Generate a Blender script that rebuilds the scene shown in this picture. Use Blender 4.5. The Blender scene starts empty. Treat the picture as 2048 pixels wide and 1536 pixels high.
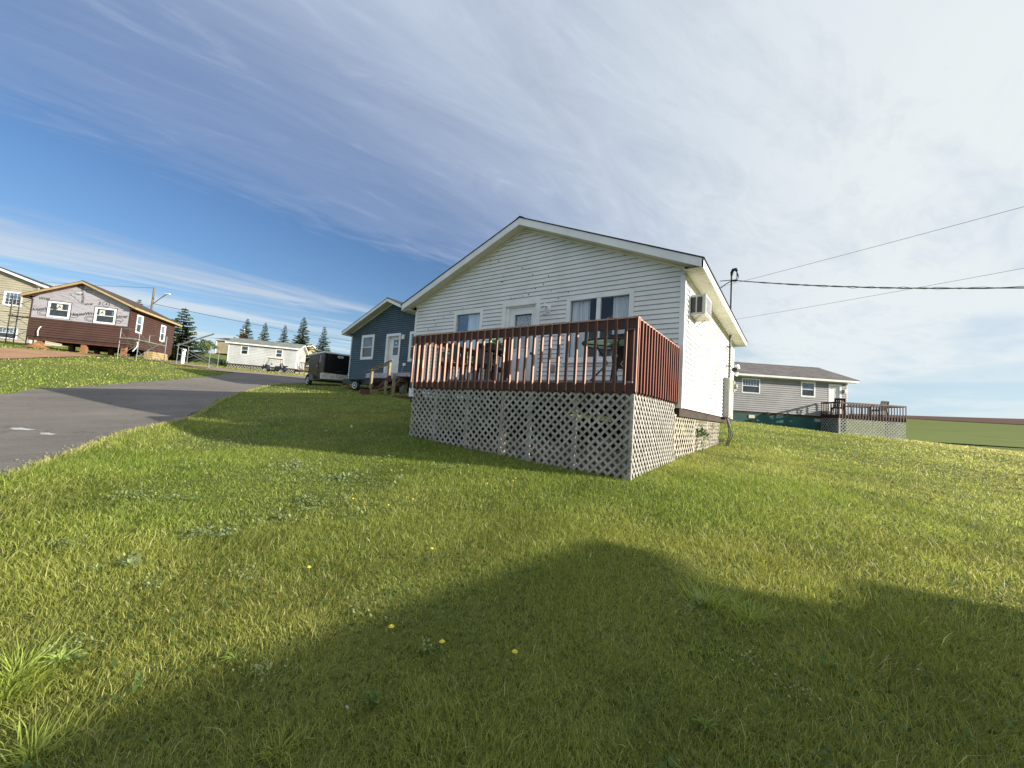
import bpy, bmesh, math, random
import numpy as np
from mathutils import Vector, Matrix, Euler
R = math.radians
random.seed(7); rng = np.random.default_rng(11)
SC = bpy.context.scene
COL = SC.collection
EH = 1.5                                   # eye height over the lawn at the origin

# ------------------------------------------------------------------ camera
YAW, PITCH, ROLL, FPX = R(35.27), R(4.30), R(3.79), 802.1
cam_d = bpy.data.cameras.new('camera'); cam = bpy.data.objects.new('camera', cam_d); COL.objects.link(cam)
fwd = Vector((-math.sin(YAW)*math.cos(PITCH), math.cos(YAW)*math.cos(PITCH), math.sin(PITCH)))
right = Vector((math.cos(YAW), math.sin(YAW), 0)); up = right.cross(fwd)
r_ = right*math.cos(ROLL)+up*math.sin(ROLL); u_ = up*math.cos(ROLL)-right*math.sin(ROLL)
CR, CU, CF = r_.copy(), u_.copy(), fwd.copy()
cam.matrix_world = Matrix(((r_.x, u_.x, -fwd.x, 0), (r_.y, u_.y, -fwd.y, 0), (r_.z, u_.z, -fwd.z, EH), (0, 0, 0, 1)))
cam_d.sensor_fit = 'HORIZONTAL'; cam_d.sensor_width = 36.0; cam_d.lens = 36.0*FPX/2048
cam_d.clip_start = 0.05; cam_d.clip_end = 3000
SC.camera = cam

# ------------------------------------------------------------------ node helper
class NT:
    def __init__(s, nt): s.nt = nt; nt.nodes.clear()
    def n(s, t, **k):
        nd = s.nt.nodes.new(t)
        for a, v in k.items():
            if a.startswith('i_'):
                nd.inputs[a[2:].replace('_', ' ')].default_value = v
            else: setattr(nd, a, v)
        return nd
    def l(s, a, b): s.nt.links.new(a, b)
    def math(s, op, a, b=None, c=None, clamp=False):
        nd = s.nt.nodes.new('ShaderNodeMath'); nd.operation = op; nd.use_clamp = clamp
        for i, v in enumerate((a, b, c)):
            if v is None: continue
            if isinstance(v, (int, float)): nd.inputs[i].default_value = v
            else: s.l(v, nd.inputs[i])
        return nd.outputs[0]
    def ramp(s, f, stops, interp='LINEAR'):
        nd = s.nt.nodes.new('ShaderNodeValToRGB'); cr = nd.color_ramp; cr.interpolation = interp
        while len(cr.elements) < len(stops): cr.elements.new(0.5)
        for e, (p, c) in zip(cr.elements, stops):
            e.position = p; e.color = (*c, 1) if len(c) == 3 else c
        s.l(f, nd.inputs[0]); return nd.outputs[0]
    def mapr(s, f, a, b, c=0.0, d=1.0, smooth=True):
        nd = s.nt.nodes.new('ShaderNodeMapRange'); nd.interpolation_type = 'SMOOTHSTEP' if smooth else 'LINEAR'
        s.l(f, nd.inputs[0])
        for i, v in enumerate((a, b, c, d)): nd.inputs[i+1].default_value = v
        return nd.outputs[0]
    def mix(s, f, a, b):
        nd = s.nt.nodes.new('ShaderNodeMix'); nd.data_type = 'RGBA'
        if isinstance(f, (int, float)): nd.inputs[0].default_value = f
        else: s.l(f, nd.inputs[0])
        for i, v in ((6, a), (7, b)):
            if isinstance(v, tuple): nd.inputs[i].default_value = (*v, 1)[:4]
            else: s.l(v, nd.inputs[i])
        return nd.outputs[2]
    def noise(s, vec, scale, detail=4, rough=.55, dist=0, dim='3D'):
        nd = s.nt.nodes.new('ShaderNodeTexNoise'); nd.noise_dimensions = dim
        nd.inputs['Scale'].default_value = scale; nd.inputs['Detail'].default_value = detail
        nd.inputs['Roughness'].default_value = rough; nd.inputs['Distortion'].default_value = dist
        if vec is not None: s.l(vec, nd.inputs['Vector'])
        return nd.outputs['Fac']

# ------------------------------------------------------------------ light and sky
SUN_EL, SUN_PHI = R(16.4), R(20.0)         # phi: from +X towards +Y
sdir = Vector((math.cos(SUN_EL)*math.cos(SUN_PHI), math.cos(SUN_EL)*math.sin(SUN_PHI), math.sin(SUN_EL)))
sun_d = bpy.data.lights.new('sun', 'SUN'); sun = bpy.data.objects.new('sun', sun_d); COL.objects.link(sun)
sun_d.energy = 4.0; sun_d.angle = R(0.5); sun_d.color = (1.0, .91, .78)
sun.rotation_euler = sdir.to_track_quat('Z', 'Y').to_euler(); sun.location = (40, 20, 40)
world = bpy.data.worlds.new('World'); SC.world = world; world.use_nodes = True
w = NT(world.node_tree)
sky = w.n('ShaderNodeTexSky', sky_type='NISHITA', sun_disc=False)
sky.sun_elevation = SUN_EL; sky.sun_rotation = R(90)-SUN_PHI
sky.air_density = 1.0; sky.dust_density = .6; sky.ozone_density = 2.5; sky.altitude = 10
tc = w.n('ShaderNodeTexCoord'); sep = w.n('ShaderNodeSeparateXYZ'); w.l(tc.outputs['Generated'], sep.inputs[0])
az = R(12.7); zc = w.math('MAXIMUM', sep.outputs[2], .02)
px = w.math('DIVIDE', sep.outputs[0], zc); py = w.math('DIVIDE', sep.outputs[1], zc)
U = w.math('SUBTRACT', w.math('MULTIPLY', px, math.cos(az)), w.math('MULTIPLY', py, math.sin(az)))
V = w.math('ADD', w.math('MULTIPLY', px, math.sin(az)), w.math('MULTIPLY', py, math.cos(az)))
def uvw(su, sv, ou=0., ov=0.):
    cb = w.n('ShaderNodeCombineXYZ'); w.l(w.math('MULTIPLY_ADD', U, su, ou), cb.inputs[0]); w.l(w.math('MULTIPLY_ADD', V, sv, ov), cb.inputs[1]); return cb.outputs[0]
n_edge = w.noise(uvw(1.1, .40), 1.0, 5, .6, .5)
n_str = w.noise(uvw(1.35, .42, 3), 1.0, 8, .60, 1.6)
n_fine = w.noise(uvw(5.0, 1.5, 9), 1.0, 7, .64, 1.8)
n_big = w.noise(uvw(.60, .34, 5), 1.0, 3, .5, .5)
n_low = w.noise(uvw(.95, .22, 7.4), 1.0, 7, .58, .7)
Uw = w.math('ADD', U, w.math('MULTIPLY', w.math('SUBTRACT', n_edge, .5), 1.2))
Uw2 = w.math('ADD', Uw, w.math('MULTIPLY', w.math('SUBTRACT', n_fine, .5), .75))
main = w.mapr(Uw2, -2.50, -2.02)                       # the large veil overhead, sharp lower edge
low = w.math('MULTIPLY', w.mapr(Uw, -3.6, -4.2), w.mapr(w.math('ADD', n_low, w.math('MULTIPLY', w.math('SUBTRACT', n_str, .5), .40)), .43, .66))
low = w.math('MULTIPLY', low, .85)
tex = w.math('ADD', w.math('MULTIPLY', n_str, .75), w.math('MULTIPLY', n_fine, .35))
base = w.mapr(w.math('ADD', U, w.math('MULTIPLY', V, .32)), -2.5, .0, .34, 1.0)
dens = w.math('ADD', base, w.math('MULTIPLY', w.math('SUBTRACT', tex, .55), 1.15))
dens = w.math('MULTIPLY', main, w.math('MAXIMUM', dens, .12), clamp=True)
# blue gaps low in the right of the sky
gapn = w.noise(uvw(.45, .16, 2), 1.0, 5, .55)
gap = w.math('MULTIPLY', w.mapr(V, 3.6, 5.0), w.mapr(gapn, .44, .60, .0, .45))
gap = w.math('MAXIMUM', gap, w.math('MULTIPLY', w.mapr(V, 8.5, 10.5), w.mapr(gapn, .36, .56, .35, .85)))
dens = w.math('MULTIPLY', dens, w.math('SUBTRACT', 1.0, gap))
cov = w.math('MAXIMUM', dens, low, clamp=True)
hazem = w.mapr(sep.outputs[2], .06, .0, .0, .6)
cov = w.math('MAXIMUM', cov, hazem)
bright = w.mapr(w.math('ADD', w.math('ADD', U, w.math('MULTIPLY', V, .34)), w.math('MULTIPLY', w.math('SUBTRACT', n_big, .5), 1.0)), -1.75, .75, .0, 1.0)
ccol = w.mix(bright, (2.25, 2.9, 4.3), (5.5, 5.9, 6.05))
ccol = w.mix(w.mapr(n_fine, .52, .75, 0, .22), ccol, (4.6, 5.2, 6.2))
ccol = w.mix(w.mapr(sep.outputs[2], .34, .12, 0, .85), ccol, (5.4, 5.9, 6.1))
skyc = w.n('ShaderNodeHueSaturation'); skyc.inputs['Saturation'].default_value = 1.15; skyc.inputs['Value'].default_value = 1.06; skyc.inputs['Hue'].default_value = .508
sk0 = w.n('ShaderNodeVectorMath', operation='SCALE'); w.l(sky.outputs[0], sk0.inputs[0]); w.l(w.mapr(sep.outputs[2], .0, .35, .85, .92), sk0.inputs['Scale'])
w.l(sk0.outputs[0], skyc.inputs['Color'])
skl = w.mix(w.mapr(sep.outputs[2], .22, .0, 0, .85), skyc.outputs[0], (3.9, 5.2, 6.4))
fin = w.mix(cov, skl, ccol)
bg = w.n('ShaderNodeBackground'); bg.inputs['Strength'].default_value = .058
w.l(fin, bg.inputs[0]); wo = w.n('ShaderNodeOutputWorld'); w.l(bg.outputs[0], wo.inputs[0])
SC.view_settings.view_transform = 'Standard'; SC.view_settings.look = 'None'; SC.view_settings.gamma = 1
SC.view_settings.use_curve_mapping = False; SC.view_settings.exposure = 1.36
SC.cycles.max_bounces = 8; SC.cycles.transparent_max_bounces = 16; SC.cycles.use_denoising = True

# ------------------------------------------------------------------ terrain height (thin-plate surface through surveyed points, eye-relative)
TP = [(-1.75,5.39,-0.8),(-2.15,5.25,-0.79),(-6.2,5.39,-0.56),(-4,5.39,-0.68),(-1.79,7.7,-0.7),(-1.79,9.5,-0.6),(-1.79,11.5,-0.58),(-1.79,13.8,-0.5),(-1.7,16,-0.4),(-3.1,4.9,-0.82),(-4.55,4.37,-0.87),(-5.9,3.87,-0.84),(-7.86,3.17,-0.86),(-11.2,3.79,-0.64),(-12.3,3.54,-0.66),(-13.9,3.2,-0.61),(-15.6,2.9,-0.54),(-18.3,2.4,-0.38),(-21.4,1.84,-0.2),(-21,3.4,-0.09),(-20.7,4.7,0.02),(-20.5,6.6,0.1),(-20.1,8.4,0.21),(-19.7,10,0.34),(-19.3,11.9,0.5),(-9.3,8,-0.25),(-9.3,15.5,0.2),(-5.5,11,-0.35),(0,0,-1.5),(-4,0,-1.27),(-7,0.6,-1),(0,-6,-1.9),(-8,-6,-1.5),(4,0,-1.75),(4,6,-1.35),(1,8,-0.85),(8,12,-1.2),(4,16,-0.7),(14,8,-1.9),(2,22,-0.25),(14,22,-1),(12,-6,-2.4),(-16.8,13,0.66),(-21,13,0.9),(-24.9,13,0.93),(-21.6,14.5,1),(-14,16,0.6),(-21.6,22,1.5),(-40.7,7.4,2.3),(-43.5,5.2,2.45),(-45.4,3.4,2.6),(-35.6,11.5,2.05),(-34.6,9.7,1.95),(-48,0,2.75),(-56,8,3.2),(-57.9,20,3.45),(-52,24,3.2),(-49.8,22.2,2.95),(-52.3,14.3,3),(-49,26,3.1),(-30,2,0.75),(-38,0,1.6),(-30,-8,0.4),(-16,-6,-0.9),(-64,35,4.6),(-75,35,6),(-84,34,6.6),(-80,12,6.2),(-110,40,8),(-100,0,7),(-3.8,31,0.5),(-3.5,33,0.6),(1.6,36,0.25),(2.5,34.2,0.13),(5.8,37.5,0.02),(-6,30,0.55),(-5,44,0.9),(11.1,63,-0.1),(21,70,0),(5,63,0.2),(40,70,-0.3),(-10,60,1.8),(-30,60,3.2),(-30,30,2),(-10,24,0.9),(-40,28,2.6),(-28.76,328.74,13.2),(49.51,295.89,12.39),(86.71,287.2,13.14),(160,277.13,13.44),(-165,285.79,14.19),(229.81,192.84,12),(24.76,147.94,3.3),(43.35,143.6,3.3),(75,129.9,2.7),(14.85,88.77,0.54),(30.78,84.57,0.45),(-216.51,125,17.5),(-250,0,17.5),(-50,-50,0),(0,-50,-4),(60,-40,-6),(80,20,-4),(-76,24.5,6.5),(-86,28,6.8),(-100,34,6.5),(-70,20,5.6)]
TP = np.array(TP)
def _tps():
    XY = TP[:, :2]; n = len(TP); r2 = ((XY[:, None]-XY[None])**2).sum(2)
    A = np.zeros((n+3, n+3)); A[:n, :n] = .5*r2*np.log(np.maximum(r2, 1e-12))+2.0*np.eye(n)
    A[:n, n] = 1; A[:n, n+1:] = XY; A[n, :n] = 1; A[n+1:, :n] = XY.T
    return np.linalg.solve(A, np.r_[TP[:, 2], 0, 0, 0])
TW = _tps()
def Z(x, y):
    x = np.asarray(x, float); y = np.asarray(y, float); sh = x.shape; x = x.ravel(); y = y.ravel(); o = np.empty_like(x)
    n = len(TP)
    for i in range(0, len(x), 40000):
        a, b = x[i:i+40000], y[i:i+40000]
        r2 = (a[:, None]-TP[:, 0])**2+(b[:, None]-TP[:, 1])**2
        o[i:i+40000] = (.5*r2*np.log(np.maximum(r2, 1e-12)))@TW[:n]+TW[n]+TW[n+1]*a+TW[n+2]*b
    return (o+EH).reshape(sh)
def gz(x, y): return float(Z(np.array([x]), np.array([y]))[0])

# ------------------------------------------------------------------ object helpers
CUR = [(0, 0, 0)]                          # what build() subtracts, so that a thing's meshes may be written in absolute heights
class MB:
    """collects shapes and links them as one mesh object"""
    def __init__(s): s.v = []; s.f = []; s.m = []
    def add(s, vs, fs, mi=0):
        b = len(s.v); s.v += [tuple(p) for p in vs]; s.f += [tuple(b+i for i in f) for f in fs]; s.m += [mi]*len(fs); return s
    def box(s, x0, x1, y0, y1, z0, z1, mi=0):
        v = [(x, y, z) for z in (z0, z1) for y in (y0, y1) for x in (x0, x1)]
        return s.add(v, [(0, 2, 3, 1), (4, 5, 7, 6), (0, 1, 5, 4), (2, 6, 7, 3), (0, 4, 6, 2), (1, 3, 7, 5)], mi)
    def quad(s, a, b, c, d, mi=0): return s.add([a, b, c, d], [(0, 1, 2, 3)], mi)
    def prism(s, poly, ext, mi=0):
        n = len(poly); e = Vector(ext); p = [Vector(q) for q in poly]
        v = p+[q+e for q in p]
        f = [tuple(range(n))[::-1], tuple(range(n, 2*n))]+[(i, (i+1) % n, n+(i+1) % n, n+i) for i in range(n)]
        return s.add(v, f, mi)
    def bar(s, a, b, w, h=None, up=(0, 0, 1), mi=0):
        a = Vector(a); b = Vector(b); h = h or w; d = (b-a).normalized(); up = Vector(up)
        if abs(d.dot(up)) > .98: up = Vector((1, 0, 0))
        x = d.cross(up).normalized(); y = x.cross(d)
        v = [p+x*(i*w/2)+y*(j*h/2) for p in (a, b) for i, j in ((-1, -1), (1, -1), (1, 1), (-1, 1))]
        return s.add(v, [(0, 3, 2, 1), (4, 5, 6, 7), (0, 1, 5, 4), (1, 2, 6, 5), (2, 3, 7, 6), (3, 0, 4, 7)], mi)
    def tube(s, pts, r, n=8, mi=0, caps=True):
        pts = [Vector(p) for p in pts]; rs = r if isinstance(r, (list, tuple)) else [r]*len(pts)
        prev = None; v = []; f = []
        for i, p in enumerate(pts):
            d = (pts[min(i+1, len(pts)-1)]-pts[max(i-1, 0)]).normalized()
            x = d.cross(Vector((0, 0, 1))) if prev is None else prev-d*prev.dot(d)
            if x.length < 1e-3: x = d.cross(Vector((1, 0, 0)))
            x.normalize(); prev = x; y = d.cross(x)
            v += [p+(x*math.cos(2*math.pi*k/n)+y*math.sin(2*math.pi*k/n))*rs[i] for k in range(n)]
        for i in range(len(pts)-1):
            f += [(i*n+k, i*n+(k+1) % n, (i+1)*n+(k+1) % n, (i+1)*n+k) for k in range(n)]
        if caps: f += [tuple(range(n))[::-1], tuple(range((len(pts)-1)*n, len(pts)*n))]
        return s.add(v, f, mi)
    def disc(s, c, axis, prof, n=20, mi=0):
        """lathe: prof = [(along, radius), ...] round axis through c"""
        c = Vector(c); a = Vector(axis).normalized(); x = a.orthogonal().normalized(); y = a.cross(x); v = []; f = []
        for t, r in prof: v += [c+a*t+(x*math.cos(2*math.pi*k/n)+y*math.sin(2*math.pi*k/n))*max(r, 1e-4) for k in range(n)]
        for i in range(len(prof)-1): f += [(i*n+k, i*n+(k+1) % n, (i+1)*n+(k+1) % n, (i+1)*n+k) for k in range(n)]
        f += [tuple(range(n))[::-1], tuple(range((len(prof)-1)*n, len(prof)*n))]
        return s.add(v, f, mi)
    def build(s, name, mats, parent=None, smooth=False, bevel=0, off=None):
        me = bpy.data.meshes.new(name); o = Vector(off if off is not None else CUR[0])
        me.from_pydata([Vector(p)-o for p in s.v], [], s.f)
        if not isinstance(mats, (list, tuple)): mats = [mats]
        for m in mats: me.materials.append(m)
        if len(mats) > 1: me.polygons.foreach_set('material_index', s.m)
        bm = bmesh.new(); bm.from_mesh(me)
        if bevel: bmesh.ops.remove_doubles(bm, verts=bm.verts, dist=1e-5)
        bmesh.ops.recalc_face_normals(bm, faces=bm.faces); bm.to_mesh(me); bm.free()
        if smooth:
            me.polygons.foreach_set('use_smooth', [True]*len(me.polygons))
            me.set_sharp_from_angle(angle=R(40))
        ob = bpy.data.objects.new(name, me); COL.objects.link(ob)
        if bevel:
            md = ob.modifiers.new('bevel', 'BEVEL'); md.width = bevel; md.segments = 2; md.limit_method = 'ANGLE'; md.angle_limit = R(40)
        if parent is not None: ob.parent = parent
        return ob
def tag(o, label=None, cat=None, group=None, kind=None):
    if label: o['label'] = label
    if cat: o['category'] = cat
    if group: o['group'] = group
    if kind: o['kind'] = kind
    return o
def thing(name, label, cat, loc=(0, 0, 0), rz=0, group=None):
    o = bpy.data.objects.new(name, None); COL.objects.link(o); o.location = loc; o.rotation_euler = (0, 0, rz)
    o.empty_display_size = .3
    return tag(o, label, cat, group)
def copy_tree(o, parent=None):
    c = o.copy(); COL.objects.link(c)
    if parent is not None: c.parent = parent
    for ch in list(o.children): copy_tree(ch, c)
    return c
def recolor(o, fr, to):
    for ch in o.children_recursive+[o]:
        if ch.type == 'MESH' and fr.name in [m.name for m in ch.data.materials if m]:
            ch.data = ch.data.copy()
            for i, m in enumerate(ch.data.materials):
                if m.name == fr.name: ch.data.materials[i] = to

# ------------------------------------------------------------------ materials
def H(h, k=1.0):
    h = h.lstrip('#'); c = [int(h[i:i+2], 16)/255 for i in (0, 2, 4)]
    return tuple(k*(x/12.92 if x <= .04045 else ((x+.055)/1.055)**2.4) for x in c)
MATS = {}
def mat(name, c1, c2=None, rough=.6, scale=6, detail=5, lo=.35, hi=.65, bump=0, bscale=40, metal=0, spec=.5, stretch=(1, 1, 1), dirt=None, dirt_scale=1.5, dirt_amt=.5, coat=0):
    if name in MATS: return MATS[name]
    m = bpy.data.materials.new(name); m.use_nodes = True; t = NT(m.node_tree); MATS[name] = m
    b = t.n('ShaderNodeBsdfPrincipled'); o = t.n('ShaderNodeOutputMaterial'); t.l(b.outputs[0], o.inputs[0])
    tcn = t.n('ShaderNodeTexCoord'); mp = t.n('ShaderNodeMapping'); mp.inputs['Scale'].default_value = stretch
    t.l(tcn.outputs['Object'], mp.inputs[0]); vec = mp.outputs[0]
    c2 = c2 or tuple(x*.82 for x in c1)
    col = t.mix(t.mapr(t.noise(vec, scale, detail), lo, hi), c1, c2)
    if dirt: col = t.mix(t.mapr(t.noise(vec, dirt_scale, 6, .65), .5, .75, 0, dirt_amt), col, dirt)
    t.l(col, b.inputs['Base Color']); b.inputs['Roughness'].default_value = rough; b.inputs['Metallic'].default_value = metal
    b.inputs['Specular IOR Level'].default_value = spec; b.inputs['Coat Weight'].default_value = coat
    if bump:
        bp = t.n('ShaderNodeBump'); bp.inputs['Strength'].default_value = bump; bp.inputs['Distance'].default_value = .01
        t.l(t.noise(vec, bscale, 4), bp.inputs['Height']); t.l(bp.outputs[0], b.inputs['Normal'])
    return m
def shingle(name, c1, c2, c3):
    """asphalt shingles: tabs of varied tone in courses; object coords, courses run along local y"""
    m = bpy.data.materials.new(name); m.use_nodes = True; t = NT(m.node_tree); MATS[name] = m
    b = t.n('ShaderNodeBsdfPrincipled'); o = t.n('ShaderNodeOutputMaterial'); t.l(b.outputs[0], o.inputs[0])
    tcn = t.n('ShaderNodeTexCoord'); sp = t.n('ShaderNodeSeparateXYZ'); t.l(tcn.outputs['Object'], sp.inputs[0])
    cb = t.n('ShaderNodeCombineXYZ'); t.l(sp.outputs[1], cb.inputs[0]); t.l(t.math('MULTIPLY', sp.outputs[2], 2.6), cb.inputs[1])
    br = t.n('ShaderNodeTexBrick'); t.l(cb.outputs[0], br.inputs[0])
    for k, v in (('Scale', 1.0), ('Mortar Size', .006), ('Brick Width', .30), ('Row Height', .14), ('Bias', 0.0)): br.inputs[k].default_value = v
    br.inputs['Color1'].default_value = (*c1, 1); br.inputs['Color2'].default_value = (*c2, 1); br.inputs['Mortar'].default_value = (*[x*.4 for x in c1], 1)
    col = t.mix(t.mapr(t.noise(tcn.outputs['Object'], 1.2, 6, .7), .4, .7, 0, .8), br.outputs['Color'], c3)
    t.l(col, b.inputs['Base Color']); b.inputs['Roughness'].default_value = .95; b.inputs['Specular IOR Level'].default_value = .2
    bp = t.n('ShaderNodeBump'); bp.inputs['Strength'].default_value = .6; bp.inputs['Distance'].default_value = .01
    t.l(br.outputs['Fac'], bp.inputs['Height']); bp.invert = True; t.l(bp.outputs[0], b.inputs['Normal']); return m
def glass(name, tint=(.93, .95, .96), refl=.22):
    m = bpy.data.materials.new(name); m.use_nodes = True; t = NT(m.node_tree); MATS[name] = m
    o = t.n('ShaderNodeOutputMaterial'); tr = t.n('ShaderNodeBsdfTransparent'); tr.inputs[0].default_value = (*tint, 1)
    gl = t.n('ShaderNodeBsdfGlossy'); gl.inputs['Roughness'].default_value = .02; gl.inputs[0].default_value = (.9, .95, 1, 1)
    lw = t.n('ShaderNodeLayerWeight'); lw.inputs[0].default_value = .35
    mx = t.n('ShaderNodeMixShader'); t.l(t.math('ADD', t.math('MULTIPLY', lw.outputs['Fresnel'], .22), refl-.20, clamp=True), mx.inputs[0])
    t.l(tr.outputs[0], mx.inputs[1]); t.l(gl.outputs[0], mx.inputs[2]); t.l(mx.outputs[0], o.inputs[0]); return m
def peel(name, paint, paint2, wood, amt):
    """old stain flaking off timber in long vertical streaks"""
    m = bpy.data.materials.new(name); m.use_nodes = True; t = NT(m.node_tree); MATS[name] = m
    b = t.n('ShaderNodeBsdfPrincipled'); o = t.n('ShaderNodeOutputMaterial'); t.l(b.outputs[0], o.inputs[0])
    tcn = t.n('ShaderNodeTexCoord'); mp = t.n('ShaderNodeMapping'); mp.inputs['Scale'].default_value = (9, 9, 1.6); t.l(tcn.outputs['Object'], mp.inputs[0])
    oi = t.n('ShaderNodeObjectInfo')
    va = t.n('ShaderNodeVectorMath', operation='ADD'); t.l(mp.outputs[0], va.inputs[0])
    cb = t.n('ShaderNodeCombineXYZ'); t.l(t.math('MULTIPLY', oi.outputs['Random'], 37.), cb.inputs[0]); t.l(cb.outputs[0], va.inputs[1])
    n1 = t.noise(va.outputs[0], 2.2, 7, .7); n2 = t.noise(va.outputs[0], .8, 3)
    col = t.mix(t.mapr(n2, .35, .65), paint, paint2)
    pm = t.math('MULTIPLY', t.mapr(t.math('ADD', n1, t.math('MULTIPLY', n2, .4)), 1.06-amt*.5, 1.10-amt*.5), 1.0)
    col = t.mix(pm, col, wood); t.l(col, b.inputs['Base Color']); b.inputs['Roughness'].default_value = .62
    bp = t.n('ShaderNodeBump'); bp.inputs['Strength'].default_value = .3; bp.inputs['Distance'].default_value = .004
    t.l(n1, bp.inputs['Height']); t.l(bp.outputs[0], b.inputs['Normal']); return m
M = dict(
    vinyl=mat('white_vinyl', H('e9ebeb', .85), H('dfe2e2', .83), .42, 1.2, bump=.05, bscale=120, dirt=H('b9bcb4'), dirt_scale=2.0, dirt_amt=.22),
    trim=mat('white_trim', H('e9ebec', .92), H('dee1e2', .9), .4, 2, dirt=H('c2c4bd'), dirt_scale=3, dirt_amt=.25),
    soffit=mat('cream_soffit', H('dcd8c0'), H('cfcbb2'), .5, 2),
    shd=shingle('dark_shingle', (.035, .036, .04), (.055, .056, .06), (.05, .05, .052)),
    shg=shingle('grey_shingle', (.10, .095, .095), (.15, .135, .135), (.17, .16, .16)),
    shm=shingle('weathered_shingle', (.17, .19, .18), (.24, .26, .24), (.13, .15, .12)),
    pcurt=mat('sheer_curtain', H('f4f6f6'), H('dde3e6'), .8, 3, stretch=(30, 1, .3)),
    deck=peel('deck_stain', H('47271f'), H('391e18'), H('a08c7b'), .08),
    deck_lit=peel('sunlit_worn_stain', H('b48d77'), H('a07864'), H('d8c6b2'), .45),  # sunlit paleness painted into the stain, plus flaked wood
    deckr=peel('sunlit_red_stain', H('84493c'), H('6e3a30'), H('d8bfa8'), .30),  # lit copy of the stain for the side railings, with some flaking
    planks=peel('deck_planks', H('8d8590'), H('787079'), H('b5adb0'), .2),
    lattice=mat('weathered_lattice', H('a19f9a'), H('8a8883'), .8, 5, stretch=(1, 1, 1), bump=.2, bscale=60, dirt=H('6a6f5f'), dirt_scale=1.2, dirt_amt=.5),
    darkw=mat('dark_timber', H('3b2e26'), H('2b221c'), .85, 6),
    glass=glass('window_glass'), dglass=mat('dark_glass', H('2c3640'), H('1b232b'), .06, 2.5, spec=.8),
    bglass=mat('blue_glass', H('5a7286'), H('3d5265'), .06, 2, spec=.8),
    black=mat('black_metal', (.012, .012, .013), (.02, .02, .02), .4, 8), blackp=mat('black_plastic', (.02, .02, .022), (.03, .03, .03), .5, 8),
    galv=mat('galvanised_steel', H('8e9090'), H('6f7272'), .45, 10, metal=.6), grey=mat('grey_plastic', H('9aa09c'), H('878d88'), .5, 4),
    alu=mat('bright_aluminium', H('c6c6c0'), H('9b9b95'), .35, 14, metal=.8),
    fresh=mat('fresh_lumber', H('a8966f'), H('94805b'), .7, 4, stretch=(1, 1, 6)),
    oldw=mat('weathered_lumber', H('8d8268'), H('72684f'), .8, 6), brownw=mat('brown_stained_lumber', H('5c3426'), H('4a281d'), .75, 6),
    soil=mat('bare_soil', H('7a5a3c'), H('5d452e'), .95, 3, bump=.5, bscale=25),
    concrete=mat('concrete', H('9d9a92'), H('84817a'), .9, 5, bump=.3),
    rubber=mat('tyre_rubber', (.015, .015, .016), (.025, .024, .023), .8, 10), white=mat('white_paint', H('e2e4e4'), H('cfd2d2'), .4, 5),
    brick=mat('chimney_brick', H('7a4436'), H('5e3328'), .85, 9), cream=mat('cream_metal', H('cfc8b4'), H('bdb59f'), .5, 6, dirt=H('96705a'), dirt_scale=7, dirt_amt=.5),
)

# ------------------------------------------------------------------ ground
def grid_mesh(name, xs, ys, mask=None, off=0.0, material=None):
    X, Y = np.meshgrid(xs, ys); Zz = Z(X, Y)+off; nx = len(xs); ny = len(ys)
    v = np.stack([X.ravel(), Y.ravel(), Zz.ravel()], 1)
    i = np.arange(nx*ny).reshape(ny, nx); q = np.stack([i[:-1, :-1], i[:-1, 1:], i[1:, 1:], i[1:, :-1]], -1).reshape(-1, 4)
    me = bpy.data.meshes.new(name); me.from_pydata(v.tolist(), [], q.tolist()); me.materials.append(material)
    me.polygons.foreach_set('use_smooth', [True]*len(me.polygons))
    ob = bpy.data.objects.new(name, me); COL.objects.link(ob); tag(ob, kind='structure'); return ob
def sheet(name, poly, step, off, material, wob=0.0, wscale=1.0):
    """a paved or bare area: polygon filled with a grid lying on the terrain, its outline a little uneven"""
    from mathutils.geometry import delaunay_2d_cdt
    pts = []
    for i in range(len(poly)):
        a = np.array(poly[i]); b = np.array(poly[(i+1) % len(poly)]); n = max(1, int(np.linalg.norm(b-a)/step))
        nr = np.array([-(b-a)[1], (b-a)[0]])/np.linalg.norm(b-a)
        for k in range(n):
            p = a+(b-a)*k/n; ww = wob*(math.sin(p[0]*2.3*wscale+p[1]*1.7)+.6*math.sin(p[0]*5.1-p[1]*4.3*wscale)+.5*(random.random()-.5))
            pts.append(Vector(p+nr*ww))
    nb = len(pts); xs = [p.x for p in pts]; ys = [p.y for p in pts]
    inn = []
    gx = np.arange(min(xs), max(xs), step); gy = np.arange(min(ys), max(ys), step)
    P2 = np.array([[p.x, p.y] for p in pts])
    for x in gx:
        for y in gy:
            if inside(P2, np.array([x]), np.array([y]))[0]: inn.append(Vector((x+.01*random.random(), y)))
    vo, _, fo, *_r = delaunay_2d_cdt(pts+inn, [], [list(range(nb))], 1, 1e-5)
    xy = np.array([[p.x, p.y] for p in vo]); z = Z(xy[:, 0], xy[:, 1])+off
    me = bpy.data.meshes.new(name); me.from_pydata([(a, b, c) for (a, b), c in zip(xy, z)], [], fo); me.materials.append(material)
    bm = bmesh.new(); bm.from_mesh(me)
    for f in bm.faces:
        if f.normal.z < 0: f.normal_flip()
    bm.to_mesh(me); bm.free(); me.polygons.foreach_set('use_smooth', [True]*len(me.polygons))
    ob = bpy.data.objects.new(name, me); COL.objects.link(ob); tag(ob, kind='structure'); return ob
def inside(P2, x, y):
    c = np.zeros(x.shape, bool); j = len(P2)-1
    for i in range(len(P2)):
        xi, yi = P2[i]; xj, yj = P2[j]
        m = ((yi > y) != (yj > y)) & (x < (xj-xi)*(y-yi)/((yj-yi) if yj != yi else 1e-9)+xi)
        c ^= m; j = i
    return c
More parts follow.
